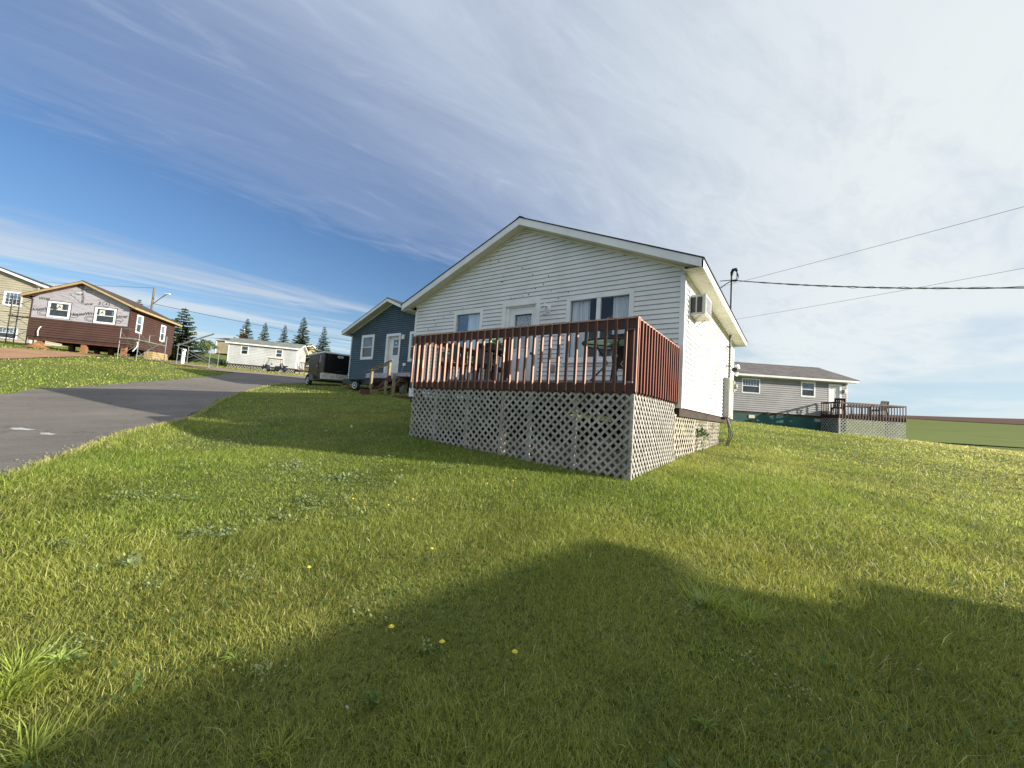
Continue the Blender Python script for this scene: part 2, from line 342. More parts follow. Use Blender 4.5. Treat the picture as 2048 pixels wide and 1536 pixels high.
def lawn_mat():
    m = bpy.data.materials.new('lawn'); m.use_nodes = True; t = NT(m.node_tree)
    b = t.n('ShaderNodeBsdfPrincipled'); o = t.n('ShaderNodeOutputMaterial'); t.l(b.outputs[0], o.inputs[0])
    g = t.n('ShaderNodeNewGeometry').outputs['Position']
    big = t.noise(g, .22, 5, .6); mid = t.noise(g, 1.1, 6, .65); fine = t.noise(g, 22, 7, .8); far = t.noise(g, .9, 8, .8)
    col = t.mix(t.mapr(big, .35, .65), (.115, .165, .034), (.17, .195, .048))
    col = t.mix(t.mapr(mid, .38, .68, 0, .75), col, (.20, .21, .065))
    col = t.mix(t.mapr(fine, .44, .62, 0, .92), col, (.035, .055, .012))
    col = t.mix(t.mapr(far, .55, .8, 0, .5), col, (.15, .13, .05))
    t.l(col, b.inputs['Base Color']); b.inputs['Roughness'].default_value = .95; b.inputs['Specular IOR Level'].default_value = .15
    bp = t.n('ShaderNodeBump'); bp.inputs['Strength'].default_value = .9; bp.inputs['Distance'].default_value = .04
    t.l(t.math('ADD', fine, t.math('MULTIPLY', mid, .6)), bp.inputs['Height']); t.l(bp.outputs[0], b.inputs['Normal']); return m
def asphalt_mat(name, c1, c2, c3):
    m = bpy.data.materials.new(name); m.use_nodes = True; t = NT(m.node_tree)
    b = t.n('ShaderNodeBsdfPrincipled'); o = t.n('ShaderNodeOutputMaterial'); t.l(b.outputs[0], o.inputs[0])
    g = t.n('ShaderNodeNewGeometry').outputs['Position']
    col = t.mix(t.mapr(t.noise(g, .5, 6, .65), .35, .65), c1, c2)
    col = t.mix(t.mapr(t.noise(g, 26, 7, .95), .50, .66, 0, .55), col, c3)
    col = t.mix(t.mapr(t.noise(g, 3.5, 8, .7), .58, .75, 0, .35), col, tuple(x*.55 for x in c1))
    mp2 = t.n('ShaderNodeMapping'); mp2.inputs['Rotation'].default_value = (0, 0, R(-63)); mp2.inputs['Scale'].default_value = (1.1, .22, 1); t.l(g, mp2.inputs[0])
    col = t.mix(t.mapr(t.noise(mp2.outputs[0], 1.0, 5, .6), .42, .68, 0, .28), col, tuple(min(1, x*1.45) for x in c2))
    cr_ = t.n('ShaderNodeTexVoronoi', feature='DISTANCE_TO_EDGE'); cr_.inputs['Scale'].default_value = .55; wv = t.n('ShaderNodeVectorMath', operation='ADD'); t.l(g, wv.inputs[0])
    nz = t.n('ShaderNodeTexNoise'); nz.inputs['Scale'].default_value = 1.6; nz.inputs['Detail'].default_value = 5; t.l(g, nz.inputs['Vector']); t.l(nz.outputs['Color'], wv.inputs[1]); t.l(wv.outputs[0], cr_.inputs['Vector'])
    col = t.mix(t.mapr(cr_.outputs['Distance'], .012, .0, 0, .55, False), col, tuple(x*.35 for x in c1))
    t.l(col, b.inputs['Base Color']); b.inputs['Roughness'].default_value = .9; b.inputs['Specular IOR Level'].default_value = .3
    bp = t.n('ShaderNodeBump'); bp.inputs['Strength'].default_value = .7; bp.inputs['Distance'].default_value = .01
    t.l(t.noise(g, 60, 5, .8), bp.inputs['Height']); t.l(bp.outputs[0], b.inputs['Normal']); return m
def steps(*segs):
    o = []
    for a, b, s in segs: o += list(np.arange(a, b, s))
    return np.array(o+[segs[-1][1]])
lawn = lawn_mat()
grid_mesh('ground', steps((-420, -110, 10), (-110, -50, 2), (-50, -14, .8), (-14, 8, .35), (8, 40, 1.5), (40, 420, 10)),
          steps((-60, -6, 3), (-6, 12, .35), (12, 48, .8), (48, 110, 2.5), (110, 560, 10)), material=lawn)
ROAD = [(-5.6, -4), (-6.6, -.6), (-6.93, .46), (-7.37, .7), (-7.99, .98), (-9.04, 1.43), (-10.39, 2.09), (-10.88, 2.5), (-12.11, 3.48), (-16.26, 5.44), (-19.81, 7.41),
        (-22.74, 9.51), (-25.6, 11.9), (-26.6, 14.2), (-28.9, 15.3), (-31.2, 14.6), (-31.4, 12.6), (-30.95, 11.3), (-28.74, 9.45), (-24.8, 5.6), (-22.2, 3.55), (-21.6, 2.84), (-20.77, 1.79), (-19.02, 1.02), (-17.2, -1.2), (-16.2, -5)]
LANE = [(-25, 19), (-28.5, 15.6), (-31.1, 14.4), (-31.3, 12.6), (-30.9, 11.3), (-32.4, 9.75), (-34.6, 8.9), (-37.6, 7.9), (-39.5, 9.6), (-36.6, 10.6), (-34.3, 11.8), (-33.6, 13.4), (-34.3, 16.2), (-37.5, 20.5), (-44, 30), (-38, 32)]
DIRT = [(-39.2, .0), (-40.3, 2.2), (-40.9, 4), (-40.8, 5.6), (-41.2, 7.0), (-38.4, 6.3), (-36.0, 4.6), (-34.4, 3.3), (-33.2, 2.3), (-31.4, .6), (-33, -3), (-38, -4)]
sheet('road', ROAD, .6, .022, asphalt_mat('asphalt', (.125, .112, .100), (.165, .147, .132), (.36, .33, .29)), .09)
sheet('gravel_lane', LANE, .9, .040, asphalt_mat('red_gravel', (.24, .19, .145), (.19, .15, .115), (.30, .26, .22)), .10)
sheet('bare_earth_patch', DIRT, .8, .045, asphalt_mat('red_earth', (.36, .21, .12), (.26, .15, .085), (.46, .33, .22)), .18, .5)
FIELD = [(-8, 67), (2, 62.5), (11.1, 64), (20.7, 69), (60, 88), (160, 130), (380, 240), (300, 215), (170, 205), (90, 200), (64, 206), (50, 224), (38, 250), (10, 258), (-60, 262), (-60, 90)]
SOILF = [(-60, 262), (10, 258), (38, 250), (50, 224), (64, 206), (90, 200), (170, 205), (300, 215), (300, 420), (78, 420), (-60, 420)]
sheet('far_field', FIELD, 9, .10, mat('field_grass', (.10, .145, .028), (.155, .175, .040), .95, .25, stretch=(.35, 2.2, 1), spec=.1))
sheet('ploughed_field', SOILF, 12, .25, mat('ploughed_soil', (.12, .062, .040), (.085, .046, .032), .95, .1, spec=.1))

# ------------------------------------------------------------------ siding, walls, windows
def siding(mb, P, u, n, Lf, Rf, z0, z1, opens=(), e=.1016, d=.014):
    """lapped boards; Lf(z), Rf(z) give the wall's ends; opens = [(u0,u1,za,zb)]"""
    P = Vector(P); u = Vector(u); n = Vector(n); up = Vector((0, 0, 1)); k = 0
    zs = sorted({o[i] for o in opens for i in (2, 3)})
    while z0+k*e < z1-1e-4:
        za = z0+k*e; zb = min(za+e, z1); k += 1
        cuts = [za]+[z for z in zs if za+1e-3 < z < zb-1e-3]+[zb]
        for a, b in zip(cuts[:-1], cuts[1:]):
            m = (a+b)/2; iv = [(None, None)]
            segs = [[Lf(a), Lf(b), Rf(a), Rf(b)]]
            for o in sorted(o for o in opens if o[2] < m < o[3]):
                l = segs.pop(); segs += [[l[0], l[1], o[0], o[0]], [o[1], o[1], l[2], l[3]]]
            gp = min(.09*e, .022) if b == zb else 0
            oa = d*(1-(a-za)/e)+.003; ob = d*(1-(b-za)/e)+.003; b_top = b; b = b-gp
            for l0, l1, r0, r1 in segs:
                if r0-l0 < .004: continue
                r1 = max(r1, l1+.001)
                mb.quad(P+u*l0+up*a+n*oa, P+u*r0+up*a+n*oa, P+u*r1+up*b+n*ob, P+u*l1+up*b+n*ob)
                if a == za: mb.quad(P+u*l0+up*a-n*.02, P+u*r0+up*a-n*.02, P+u*r0+up*a+n*oa, P+u*l0+up*a+n*oa)
                if gp: mb.quad(P+u*l1+up*(b-.03)-n*.022, P+u*r1+up*(b-.03)-n*.022, P+u*r1+up*(b_top+.004)-n*.022, P+u*l1+up*(b_top+.004)-n*.022)
class Wall:
    def __init__(s, P, u, n): s.P = Vector(P); s.u = Vector(u); s.n = Vector(n)
    def at(s, a, z, d=0): p = s.P+s.u*a+s.n*d; p.z = z; return p
    def slab(s, mb, a0, a1, z0, z1, d0, d1, mi=0):
        mb.prism([s.at(a0, z0, d0), s.at(a1, z0, d0), s.at(a1, z1, d0), s.at(a0, z1, d0)], s.n*(d1-d0), mi)
def house_walls(hw, L): return dict(front=Wall((0, 0, 0), (1, 0, 0), (0, -1, 0)), back=Wall((0, L, 0), (1, 0, 0), (0, 1, 0)),
                                    right=Wall((hw, 0, 0), (0, 1, 0), (1, 0, 0)), left=Wall((-hw, 0, 0), (0, 1, 0), (-1, 0, 0)))
def window(par, W, a0, a1, z0, z1, kind='hung', fw=.07, gl=None, frame=None, sill=False, curtain=None, split=None, grid=None, casing=.0):
    """frame proud of the wall, sash set back, one pane object per light"""
    frame = frame or M['trim']; gl = gl or M['dglass']; f = MB()
    W.slab(f, a0, a1, z1-fw, z1, -.06, .030); W.slab(f, a0, a1, z0, z0+fw, -.06, .032)
    W.slab(f, a0, a0+fw, z0+fw, z1-fw, -.06, .030); W.slab(f, a1-fw, a1, z0+fw, z1-fw, -.06, .030)
    if sill: W.slab(f, a0-.02, a1+.02, z0-.03, z0+.012, -.02, .06)
    b0, b1, c0, c1 = a0+fw, a1-fw, z0+fw, z1-fw; panes = []
    if kind == 'hung':
        zm = c0+(c1-c0)*(split or .5); W.slab(f, b0, b1, zm-.022, zm+.022, -.05, .012)
        panes = [(b0, b1, c0, zm-.022), (b0, b1, zm+.022, c1)]
    elif kind == 'slider':
        am = b0+(b1-b0)*(split or .5); W.slab(f, am-.045, am+.045, c0, c1, -.05, .02)
        panes = [(b0, am-.045, c0, c1), (am+.045, b1, c0, c1)]
    else: panes = [(b0, b1, c0, c1)]
    wo = f.build('window', frame, par)
    for i, (p0, p1, q0, q1) in enumerate(panes):
        p = MB(); W.slab(p, p0, p1, q0, q1, -.030, -.024); g = gl if not isinstance(gl, (list, tuple)) else gl[i]
        p.build('pane', g, wo)
        if grid and (i == 1 or grid[2]):
            g_ = MB()
            for k in range(1, grid[0]): x = p0+(p1-p0)*k/grid[0]; W.slab(g_, x-.009, x+.009, q0, q1, -.022, -.008)
            for k in range(1, grid[1]): z = q0+(q1-q0)*k/grid[1]; W.slab(g_, p0, p1, z-.009, z+.009, -.022, -.010)
            g_.build('glazing_bars', frame, wo)
    if curtain:
        for (s0, s1, t0) in curtain:
            c = MB(); n = 60; zt, zb = c1, (t0 if t0 else c0); pr = []
            for k in range(n+1):
                a = s0+(s1-s0)*k/n; dd = -.10-.022*math.sin(k*1.05)-.012*math.sin(k*2.3+1); pr.append((a, dd))
            for (a, d1), (b, d2) in zip(pr[:-1], pr[1:]): c.quad(W.at(a, zb, d1), W.at(b, zb, d2), W.at(b, zt, d2), W.at(a, zt, d1))
            c.build('curtain', M['pcurt'], wo, smooth=True)
    return wo
def gable_house(name, label, cat, ox, oy, base, rz, hw, L, zb, ze, slope, ov, ovg, sid, openings, roofm, trim=None, soff=None, fdep=.17, roofthick=.022, corner=True, expo=.1016, group=None, zg=None, sd=.014, trimw=.075):
    """ridge along local y. zb wall bottom, ze soffit level, absolute heights; meshes are lowered by base"""
    trim = trim or M['trim']; soff = soff or M['soffit']
    h = thing(name, label, cat, (ox, oy, base), rz, group); off = (0, 0, base); CUR[0] = off; WL = house_walls(hw, L)
    ex = hw+ov; zt = lambda x: ze+fdep+slope*(ex-abs(x)); zs = lambda x: zt(x)-fdep           # roof top, rake soffit
    zga = zs(0)
    for side, W in WL.items():
        ops = [o for s_, o in openings if s_ == side]
        mb = MB()
        if side in ('front', 'back'):
            half = lambda z: min(hw, (zga-z)/slope) if z > ze else hw
            if sid: siding(mb, (W.P.x, W.P.y, 0), W.u, W.n, lambda z: -half(z), lambda z: half(z), zb, zga-.02, ops, expo, sd)
        elif sid: siding(mb, (W.P.x, W.P.y, 0), W.u, W.n, lambda z: 0.0, lambda z: L, zb, ze, ops, expo, sd)
        if mb.v: mb.build('wall', sid[side] if isinstance(sid, dict) else sid, h, off=off)
    if corner:
        for x in (-hw, hw):
            for y, sy in ((0, -1), (L, 1)):
                sx = 1 if x > 0 else -1; c = MB()
                c.box(min(x-sx*trimw, x+sx*.022), max(x-sx*trimw, x+sx*.022), min(y, y+sy*.022), max(y, y+sy*.022), zb-.01, ze)
                c.box(min(x, x+sx*.022), max(x, x+sx*.022), min(y, y-sy*trimw), max(y, y-sy*trimw), zb-.01, ze)
                c.build('corner_trim', trim, h, off=off)
    fl = MB(); fl.box(-hw+.02, hw-.02, .02, L-.02, zb-.16, zb-.012); fl.build('floor_frame', M['darkw'], h, off=off)
    y0, y1 = -ovg, L+ovg
    r = MB()
    for s in (-1, 1):
        r.prism([(s*(ex+.02), y0-.015, zt(ex+.02)), (0, y0-.015, zt(0)), (0, y0-.015, zt(0)+roofthick), (s*(ex+.02), y0-.015, zt(ex+.02)+roofthick)], (0, y1-y0+.03, 0))
    nr = int((y1-y0)/.22)
    for k in range(nr):                                            # ridge caps
        y = y0+k*.22; t1 = roofthick+.018
        for s in (-1, 1): r.prism([(s*.13, y, zt(.13)+t1-.012), (0, y, zt(0)+t1), (0, y, zt(0)+t1+.012), (s*.13, y, zt(.13)+t1)], (0, .24, random.uniform(-.012, .004)))
    ro = r.build('roof', roofm, h, off=off)
    f = MB()
    for s in (-1, 1):
        f.box(min(s*(ex-.025), s*ex), max(s*(ex-.025), s*ex), y0, y1, ze, ze+fdep-.01)              # eave fascia
        for ya, yb in ((y0, y0+.025), (y1-.025, y1)):
            f.prism([(s*ex, ya, zs(ex)), (0, ya, zs(0)), (0, ya, zt(0)-.004), (s*ex, ya, zt(ex)-.004)], (0, yb-ya, 0))
    f.build('fascia', trim, h, off=off)
    so = MB()
    for s in (-1, 1):
        n = int((y1-y0-.05)/.10); yy = np.linspace(y0+.026, y1-.026, n+1)
        for a, b in zip(yy[:-1], yy[1:]):                          # vented V-groove boards
            x0, x1 = sorted((s*(hw+.018), s*(ex-.026))); so.box(x0, x1, a+.004, b-.004, ze+.008, ze+.016)
            so.box(x0, x1, a, b, ze+.016, ze+.022)
        for ya, yb in ((y0+.026, -.02), (L+.02, y1-.026)):
            xx = np.linspace(0, ex-.03, int(ex/.12)+1)
            for a, b in zip(xx[:-1], xx[1:]):
                so.prism([(s*(a+.004), ya, zs(a+.004)+.008), (s*(b-.004), ya, zs(b-.004)+.008), (s*(b-.004), ya, zs(b-.004)+.02), (s*(a+.004), ya, zs(a+.004)+.02)], (0, yb-ya, 0))
            so.prism([(0, ya, zs(0)+.012), (s*(ex-.03), ya, zs(ex-.03)+.012), (s*(ex-.03), ya, zs(ex-.03)+.024), (0, ya, zs(0)+.024)], (0, yb-ya, 0))
    so.build('soffit', soff, h, off=off)
    rk = MB()                                                      # moulding where gable wall meets the soffit
    for s in (-1, 1):
        rk.prism([(s*hw, -.04, zs(hw)-.04), (0, -.04, zs(0)-.04), (0, -.04, zs(0)+.004), (s*hw, -.04, zs(hw)+.004)], (0, .036, 0))
        x0, x1 = sorted((s*(hw+.004), s*(hw+.035))); rk.box(x0, x1, 0, L, ze-.055, ze+.006)
    rk.build('rake_moulding', soff, h, off=off)
    return h, WL, off
def e(z): return z+EH
# ================================================================== the white cottage
hx, hy = -5.52, 7.96
base = gz(hx, hy+1)
HW, HL = 3.78, 7.65
W1 = (-2.20, -1.17, e(1.43), e(2.71)); DR = (-.54, .58, e(.57), e(2.78)); W2 = (1.27, 2.82, e(1.24), e(2.73))
ops = [('front', W1), ('front', DR), ('front', W2), ('right', (.36, 1.08, e(1.95), e(2.72)))]
cot, WL, off = gable_house('white_cottage', 'white vinyl sided cottage with a red-brown deck across its gable front', 'cottage', hx, hy, base, 0,
                           HW, HL, e(.33), e(2.87), .419, .37, .30, M['vinyl'], ops, M['shd'], sd=.018)
F = WL['front']; g1 = M['glass']
window(cot, F, *W1, kind='plain', fw=.095, gl=g1, sill=True, curtain=[(-1.78, -1.27, None)])
window(cot, F, *W2, kind='slider', fw=.10, gl=g1, sill=True, curtain=[(1.36, 1.80, None), (2.33, 2.73, None)])
dl = MB()                                                           # door leaf with raised panels round a tall light
a0, a1, z0, z1 = -.36, .42, e(.60), e(2.64)
for (p, q, r, s_) in ((a0, -.19, z0, z1), (.32-.0, a1, z0, z1), (-.19, .32, z0, e(1.58)), (-.19, .32, e(2.47), z1)): F.slab(dl, p, q, r, s_, -.10, -.055)
for (p, q, r, s_) in ((-.15, .045, e(.72), e(1.02)), (.085, .28, e(.72), e(1.02)), (-.15, .045, e(1.08), e(1.46)), (.085, .28, e(1.08), e(1.46))):
    F.slab(dl, p, q, r, s_, -.056, -.046); F.slab(dl, p+.03, q-.03, r+.03, s_-.03, -.047, -.040)
for (p, q, r, s_) in ((-.21, -.185, e(1.56), e(2.49)), (.315, .34, e(1.56), e(2.49)), (-.185, .315, e(1.56), e(1.59)), (-.185, .315, e(2.46), e(2.49))): F.slab(dl, p, q, r, s_, -.056, -.035)
door = dl.build('door', M['trim'], cot)
p = MB(); F.slab(p, -.185, .315, e(1.59), e(2.46), -.085, -.08); p.build('door_pane', g1, door)
def lace_mat():
    m = bpy.data.materials.new('lace'); m.use_nodes = True; t = NT(m.node_tree); o = t.n('ShaderNodeOutputMaterial')
    d = t.n('ShaderNodeBsdfDiffuse'); d.inputs[0].default_value = (.78, .8, .8, 1); tr = t.n('ShaderNodeBsdfTransparent'); mx = t.n('ShaderNodeMixShader')
    g = t.n('ShaderNodeTexCoord').outputs['Object']; v = t.n('ShaderNodeTexVoronoi'); v.inputs['Scale'].default_value = 38; t.l(g, v.inputs['Vector'])
    t.l(t.math('MULTIPLY', t.mapr(v.outputs['Distance'], .25, .55), .5), mx.inputs[0]); t.l(d.outputs[0], mx.inputs[1]); t.l(tr.outputs[0], mx.inputs[2]); t.l(mx.outputs[0], o.inputs[0]); return m
c = MB(); n = 40
for k in range(n):
    x0_, x1_ = -.18+.49*k/n, -.18+.49*(k+1)/n; w0, w1 = -.115-.008*math.sin(k*1.3), -.115-.008*math.sin((k+1)*1.3)
    c.quad(F.at(x0_, e(1.60), w0), F.at(x1_, e(1.60), w1), F.at(x1_, e(2.45), w1), F.at(x0_, e(2.45), w0))
c.build('curtain', lace_mat(), door, smooth=True)
k = MB(); k.disc(F.at(.385, e(1.47), -.055), (0, -1, 0), [(0, .03), (.012, .03), (.014, .012), (.04, .012), (.045, .028), (.07, .03), (.08, .015)]); k.build('handle', M['black'], door, smooth=True)
f = MB(); A, B, Cz, Dz = DR
F.slab(f, A, A+.11, Cz, Dz-.11, -.06, .03); F.slab(f, B-.11, B, Cz, Dz-.11, -.06, .03); F.slab(f, A, B, Dz-.11, Dz, -.06, .034)
F.slab(f, A+.11, A+.19, Cz, Dz-.11, -.11, -.01); F.slab(f, B-.17, B-.11, Cz, Dz-.11, -.11, -.01); F.slab(f, A+.19, B-.17, e(2.64), Dz-.11, -.11, -.012); F.slab(f, A, B, Cz-.03, Cz+.03, -.11, .04)
f.build('door_frame', M['trim'], cot)
l = MB()                                                            # coach lantern right of the door
lp = F.at(.78, e(2.50), .0)
l.disc(lp, (0, -1, 0), [(.0, .10), (.02, .10), (.035, .07), (.05, .03)], 16); l.tube([lp+Vector((0, -.04, .02)), lp+Vector((0, -.10, .07)), lp+Vector((0, -.15, .06))], .012)
lc = lp+Vector((0, -.16, 0))
l.disc(lc+Vector((0, 0, .02)), (0, 0, 1), [(0, .085), (.01, .085), (.05, .035), (.06, .012), (.10, .01)], 6); l.disc(lc+Vector((0, 0, -.17)), (0, 0, 1), [(0, .02), (.01, .055), (.025, .055)], 6)
for i in range(6): a = i*math.pi/3; l.bar(lc+Vector((.05*math.cos(a), .05*math.sin(a), -.15)), lc+Vector((.075*math.cos(a), .075*math.sin(a), .02)), .008)
lo_ = l.build('wall_lamp', M['white'], cot)
q = MB(); q.disc(lc+Vector((0, 0, -.145)), (0, 0, 1), [(0, .045), (.16, .068)], 6); q.build('lamp_glass', g1, lo_)
o_ = MB(); F.slab(o_, .96, 1.06, e(1.0), e(1.19), .0, .05); F.slab(o_, .975, 1.045, e(1.03), e(1.16), .05, .062); o_.build('socket_cover', M['grey'], cot, bevel=.006)
sp_ = MB()                                                          # flies and dirt specks
for (a, b) in [(-1.05, 4.0), (-.78, 3.92), (.10, 3.0), (-2.85, 2.66), (-2.35, 2.72), (-2.62, 2.62), (-3.0, 2.55), (-1.3, 3.2), (-.62, 3.35), (-.15, 3.7), (-.02, 3.62), (.4, 3.05), (.85, 2.93), (.22, 2.92), (.62, 3.12), (1.05, 2.72), (-3.2, 2.3), (-.3, 2.88), (-.2, 2.87), (.05, 2.9), (.3, 3.4), (-.6, 3.5), (.75, 3.3), (1.3, 2.85), (-1.9, 2.80), (-2.9, 2.4)]:
    p_ = F.at(a, e(b), .012); r0 = random.uniform(.012, .021); sp_ = MB(); sp_.disc(p_, (0, -1, 0), [(0, r0), (.01, r0*.7)], 6); sp_.build('fly', M['blackp'], cot)
# side wall: window filled by the air conditioner
S = WL['right']
f = MB(); A, B, Cz, Dz = .36, 1.08, e(1.95), e(2.72)
S.slab(f, A, A+.045, Cz, Dz, -.05, .035); S.slab(f, B-.045, B, Cz, Dz, -.05, .035); S.slab(f, A+.045, B-.045, Dz-.05, Dz, -.05, .034); S.slab(f, A+.045, B-.045, Cz, Cz+.25, -.05, .030); S.slab(f, A+.045, B-.045, e(2.60), Dz-.05, -.05, .01)
so_ = f.build('window', M['trim'], cot)
ac = MB(); S.slab(ac, .42, 1.00, e(2.20), e(2.60), -.1, .31)
acb = ac.build('air_conditioner', mat('ac_casing', H('b9bdbb'), H('a7aba9'), .5, 4), cot, bevel=.012)
gr = MB()
for (x0_, x1_) in ((.03, .125), (.15, .245)):                       # the louvred side towards the camera
    gr.prism([(HW+x0_, .4165, e(2.24)), (HW+x1_, .4165, e(2.24)), (HW+x1_, .4165, e(2.55)), (HW+x0_, .4165, e(2.55))], (0, .006, 0))
S.slab(gr, .47, .95, e(2.24), e(2.56), .308, .313)
gb = gr.build('vent_opening', M['blackp'], acb)
fi = MB()
for j in range(14): y = .49+j*.034; S.slab(fi, y, y+.008, e(2.24), e(2.56), .313, .318)
S.slab(fi, .44, .98, e(2.555), e(2.58), .311, .320); S.slab(fi, .44, .98, e(2.215), e(2.24), .311, .320); S.slab(fi, .44, .465, e(2.24), e(2.555), .311, .320); S.slab(fi, .955, .98, e(2.24), e(2.555), .311, .320)
fi.build('grille', M['white'], acb)
for yb_ in (.47, .92):
    br = MB(); br.bar((HW+.035, yb_, e(2.06)), (HW+.22, yb_, e(2.19)), .012, .012); br.build('bracket', M['galv'], acb)
tr_ = MB(); S.slab(tr_, .40, 1.02, e(2.185), e(2.2), .02, .30); tr_.build('drip_tray', M['cream'], acb)
# service entrance on the side wall
eb = MB(); S.slab(eb, 5.30, 6.20, e(.32), e(1.50), .02, .17); ebo = eb.build('electrical_box', mat('meter_board', H('9a9c98'), H('8c8e8a'), .5, 3, stretch=(1, 1, .5)), cot, bevel=.01)
cv = MB(); S.slab(cv, 5.36, 6.14, e(.38), e(1.46), .172, .182); cv.build('cover', mat('stained_cover', H('d9cdb0'), H('b39a72'), .6, 5, stretch=(1, 1, .4), dirt=H('7d6648'), dirt_scale=6, dirt_amt=.8), ebo)
mt = MB(); S.slab(mt, 6.22, 6.48, e(1.15), e(1.50), .02, .20); mt.disc(S.at(6.35, e(1.33), .20), (1, 0, 0), [(0, .085), (.06, .08), (.075, .06)]); mt.build('meter', M['grey'], cot)
mst = MB(); mst.tube([(HW+.10, 5.85, e(1.5)), (HW+.10, 5.85, e(4.78))], .030, 12)
for z in (1.9, 2.5): mst.box(HW+.01, HW+.14, 5.80, 5.90, e(z), e(z)+.03)
mso = mst.build('service_mast', mat('mast_steel', H('5b5f60'), H('474b4c'), .5, 5), cot, smooth=True)
wh = MB(); wh.tube([(HW+.10, 5.85, e(4.74)), (HW+.10, 5.85, e(4.86)), (HW+.14, 5.80, e(4.93)), (HW+.22, 5.72, e(4.91)), (HW+.25, 5.69, e(4.84))], [.032, .045, .048, .045, .036], 10)
for j, (dx, dz) in enumerate(((0, 0), (.03, -.03), (-.02, -.06))): wh.tube([(HW+.25, 5.69, e(4.84)), (HW+.28+dx, 5.68, e(4.68+dz)), (HW+.22+dx, 5.74, e(4.56+dz)), (HW+.12, 5.80, e(4.58))], .010, 6)
wh.tube([(HW+.10, 5.85, e(4.60)), (HW-.06, 5.80, e(4.50)), (HW-.22, 5.75, e(4.35))], .014, 6); wh.tube([(HW-.22, 5.8, e(4.62)), (HW+.25, 5.8, e(4.60))], .012, 6)
wh.build('weatherhead', M['black'], mso, smooth=True)
cb_ = MB()
for j in range(3):
    y = 5.45+j*.09; gy = gz(-1.3, hy+5.6); sw = .02+.022*j
    cb_.tube([(HW+.10, y, e(.34)), (HW+.13+sw*.6, y+.05, e(.10)), (HW+.16+sw*1.4, y-.02+.05*j, e(-.18)), (HW+.10+sw*.5, y-.10+.08*j, gy+.02)], .012, 6)
cb_.build('hanging_cables', M['black'], cot, smooth=True)
fl = MB(); fl.disc(S.at(7.30, e(1.98), .02), (1, 0, 0), [(0, .05), (.04, .05)], 12)
fl.tube([S.at(7.3, e(1.98), .05), S.at(7.25, e(2.02), .12)], .015, 6); flo = fl.build('flood_light', M['white'], cot, smooth=True)
fh = MB(); fh.disc(S.at(7.28, e(2.06), .10), (.8, -.2, .2), [(0, .03), (.03, .075), (.12, .085), (.13, .03)], 14); fh.build('lamp_head', M['white'], flo, smooth=True)
fh = MB(); fh.disc(S.at(7.22, e(1.85), .10), (.8, -.3, -.3), [(0, .03), (.03, .06), (.10, .07), (.11, .03)], 14); fh.build('lamp_head', M['white'], flo, smooth=True)
ft = MB(); ft.disc(S.at(7.05, e(1.92), .12), (0, -.8, .3), [(0, .04), (.04, .075), (.10, .08), (.105, .03)], 14); ft.build('sensor', M['blackp'], flo, smooth=True)
mb_ = MB(); S.slab(mb_, 7.22, 7.40, e(1.28), e(1.50), .015, .14); mb_.build('junction_box', M['cream'], cot, bevel=.01)

# lattice: two crossed layers of strips clipped to the panel's outline
def lattice(mb, P, u, n, a0, a1, zlo, zt, pitch=.142, w=.040, front=1, t=.008, missing=0, jig=0):
    """P origin, u along, zlo(a) lower edge, zt upper edge; front=1: '/' strips lie in front"""
    P = Vector(P); u = Vector(u); n = Vector(n); H_ = zt-min(zlo(a0), zlo(a1))
    for sgn in (1, -1):
        d = (t*1.2 if sgn == front else 0.0); c = a0-H_-1
        k = 0
        while c < a1+H_+1:
            c += pitch; k += 1
            if missing and random.random() < missing: continue
            pts = []
            N = 70
            for i in range(N+1):
                z = (zt-H_)+H_*i/N; a = c+sgn*(z-zt)
                if a0 <= a <= a1 and z >= zlo(a): pts.append((a, z))
            if len(pts) < 2: continue
            (p0, q0), (p1, q1) = pts[0], pts[-1]; j0 = random.uniform(-jig, jig)
            A_ = P+u*(p0+j0)+n*d; A_.z = q0; B_ = P+u*(p1+j0)+n*d; B_.z = q1
            if (B_-A_).length > .03: mb.bar(A_, B_, t, w, up=n.cross((B_-A_).normalized()))
    return mb

DX0_ = -6.2
# ================================================================== skirting under the cottage
for (ya, yb, zt, ps, ml, tl) in ((-.1, 1.75, .20, .10, .04, 0), (1.80, 3.55, .18, .085, .02, 1), (3.6, 5.7, .16, .10, .18, 2)):
    sk = MB(); x = HW-.09-.02*tl
    lattice(sk, (x, 0, 0), (0, 1, 0), (1, 0, 0), ya, yb, lambda a: gz(hx+x, hy+a)+.02, e(zt), ps*2.0, .032, 1 if tl != 1 else -1, missing=ml, jig=.01)
    sk.box(x-.01, x+.022, ya, yb, e(zt)-.03, e(zt)); sk.box(x-.01, x+.022, ya, ya+.04, gz(hx+x, hy+ya), e(zt)-.03)
    sk.build('lattice_skirt', mat('tan_lattice', H('c6c1b3'), H('aba594'), .8, 6, dirt=H('6f6250'), dirt_amt=.5), cot)
pr_ = MB()
for j in range(7):
    z = gz(hx+HW, hy+5.2)-.05+j*.10; pr_.box(HW-.75, HW-.25, 4.6+.03*(j % 2), 5.6, z, z+.085)
pr_.build('block_pier', mat('pier_blocks', H('6e5f50'), H('4c4137'), .9, 5, bump=.4), cot)
for x in (-3.4, -1.1, 1.1, 3.2):
    for y in (.5, 3.8, 7.2):
        b_ = MB(); b_.box(x-.1, x+.1, y-.1, y+.1, gz(hx+x, hy+y)-.1, e(.18)); b_.build('pier', M['concrete'], cot)
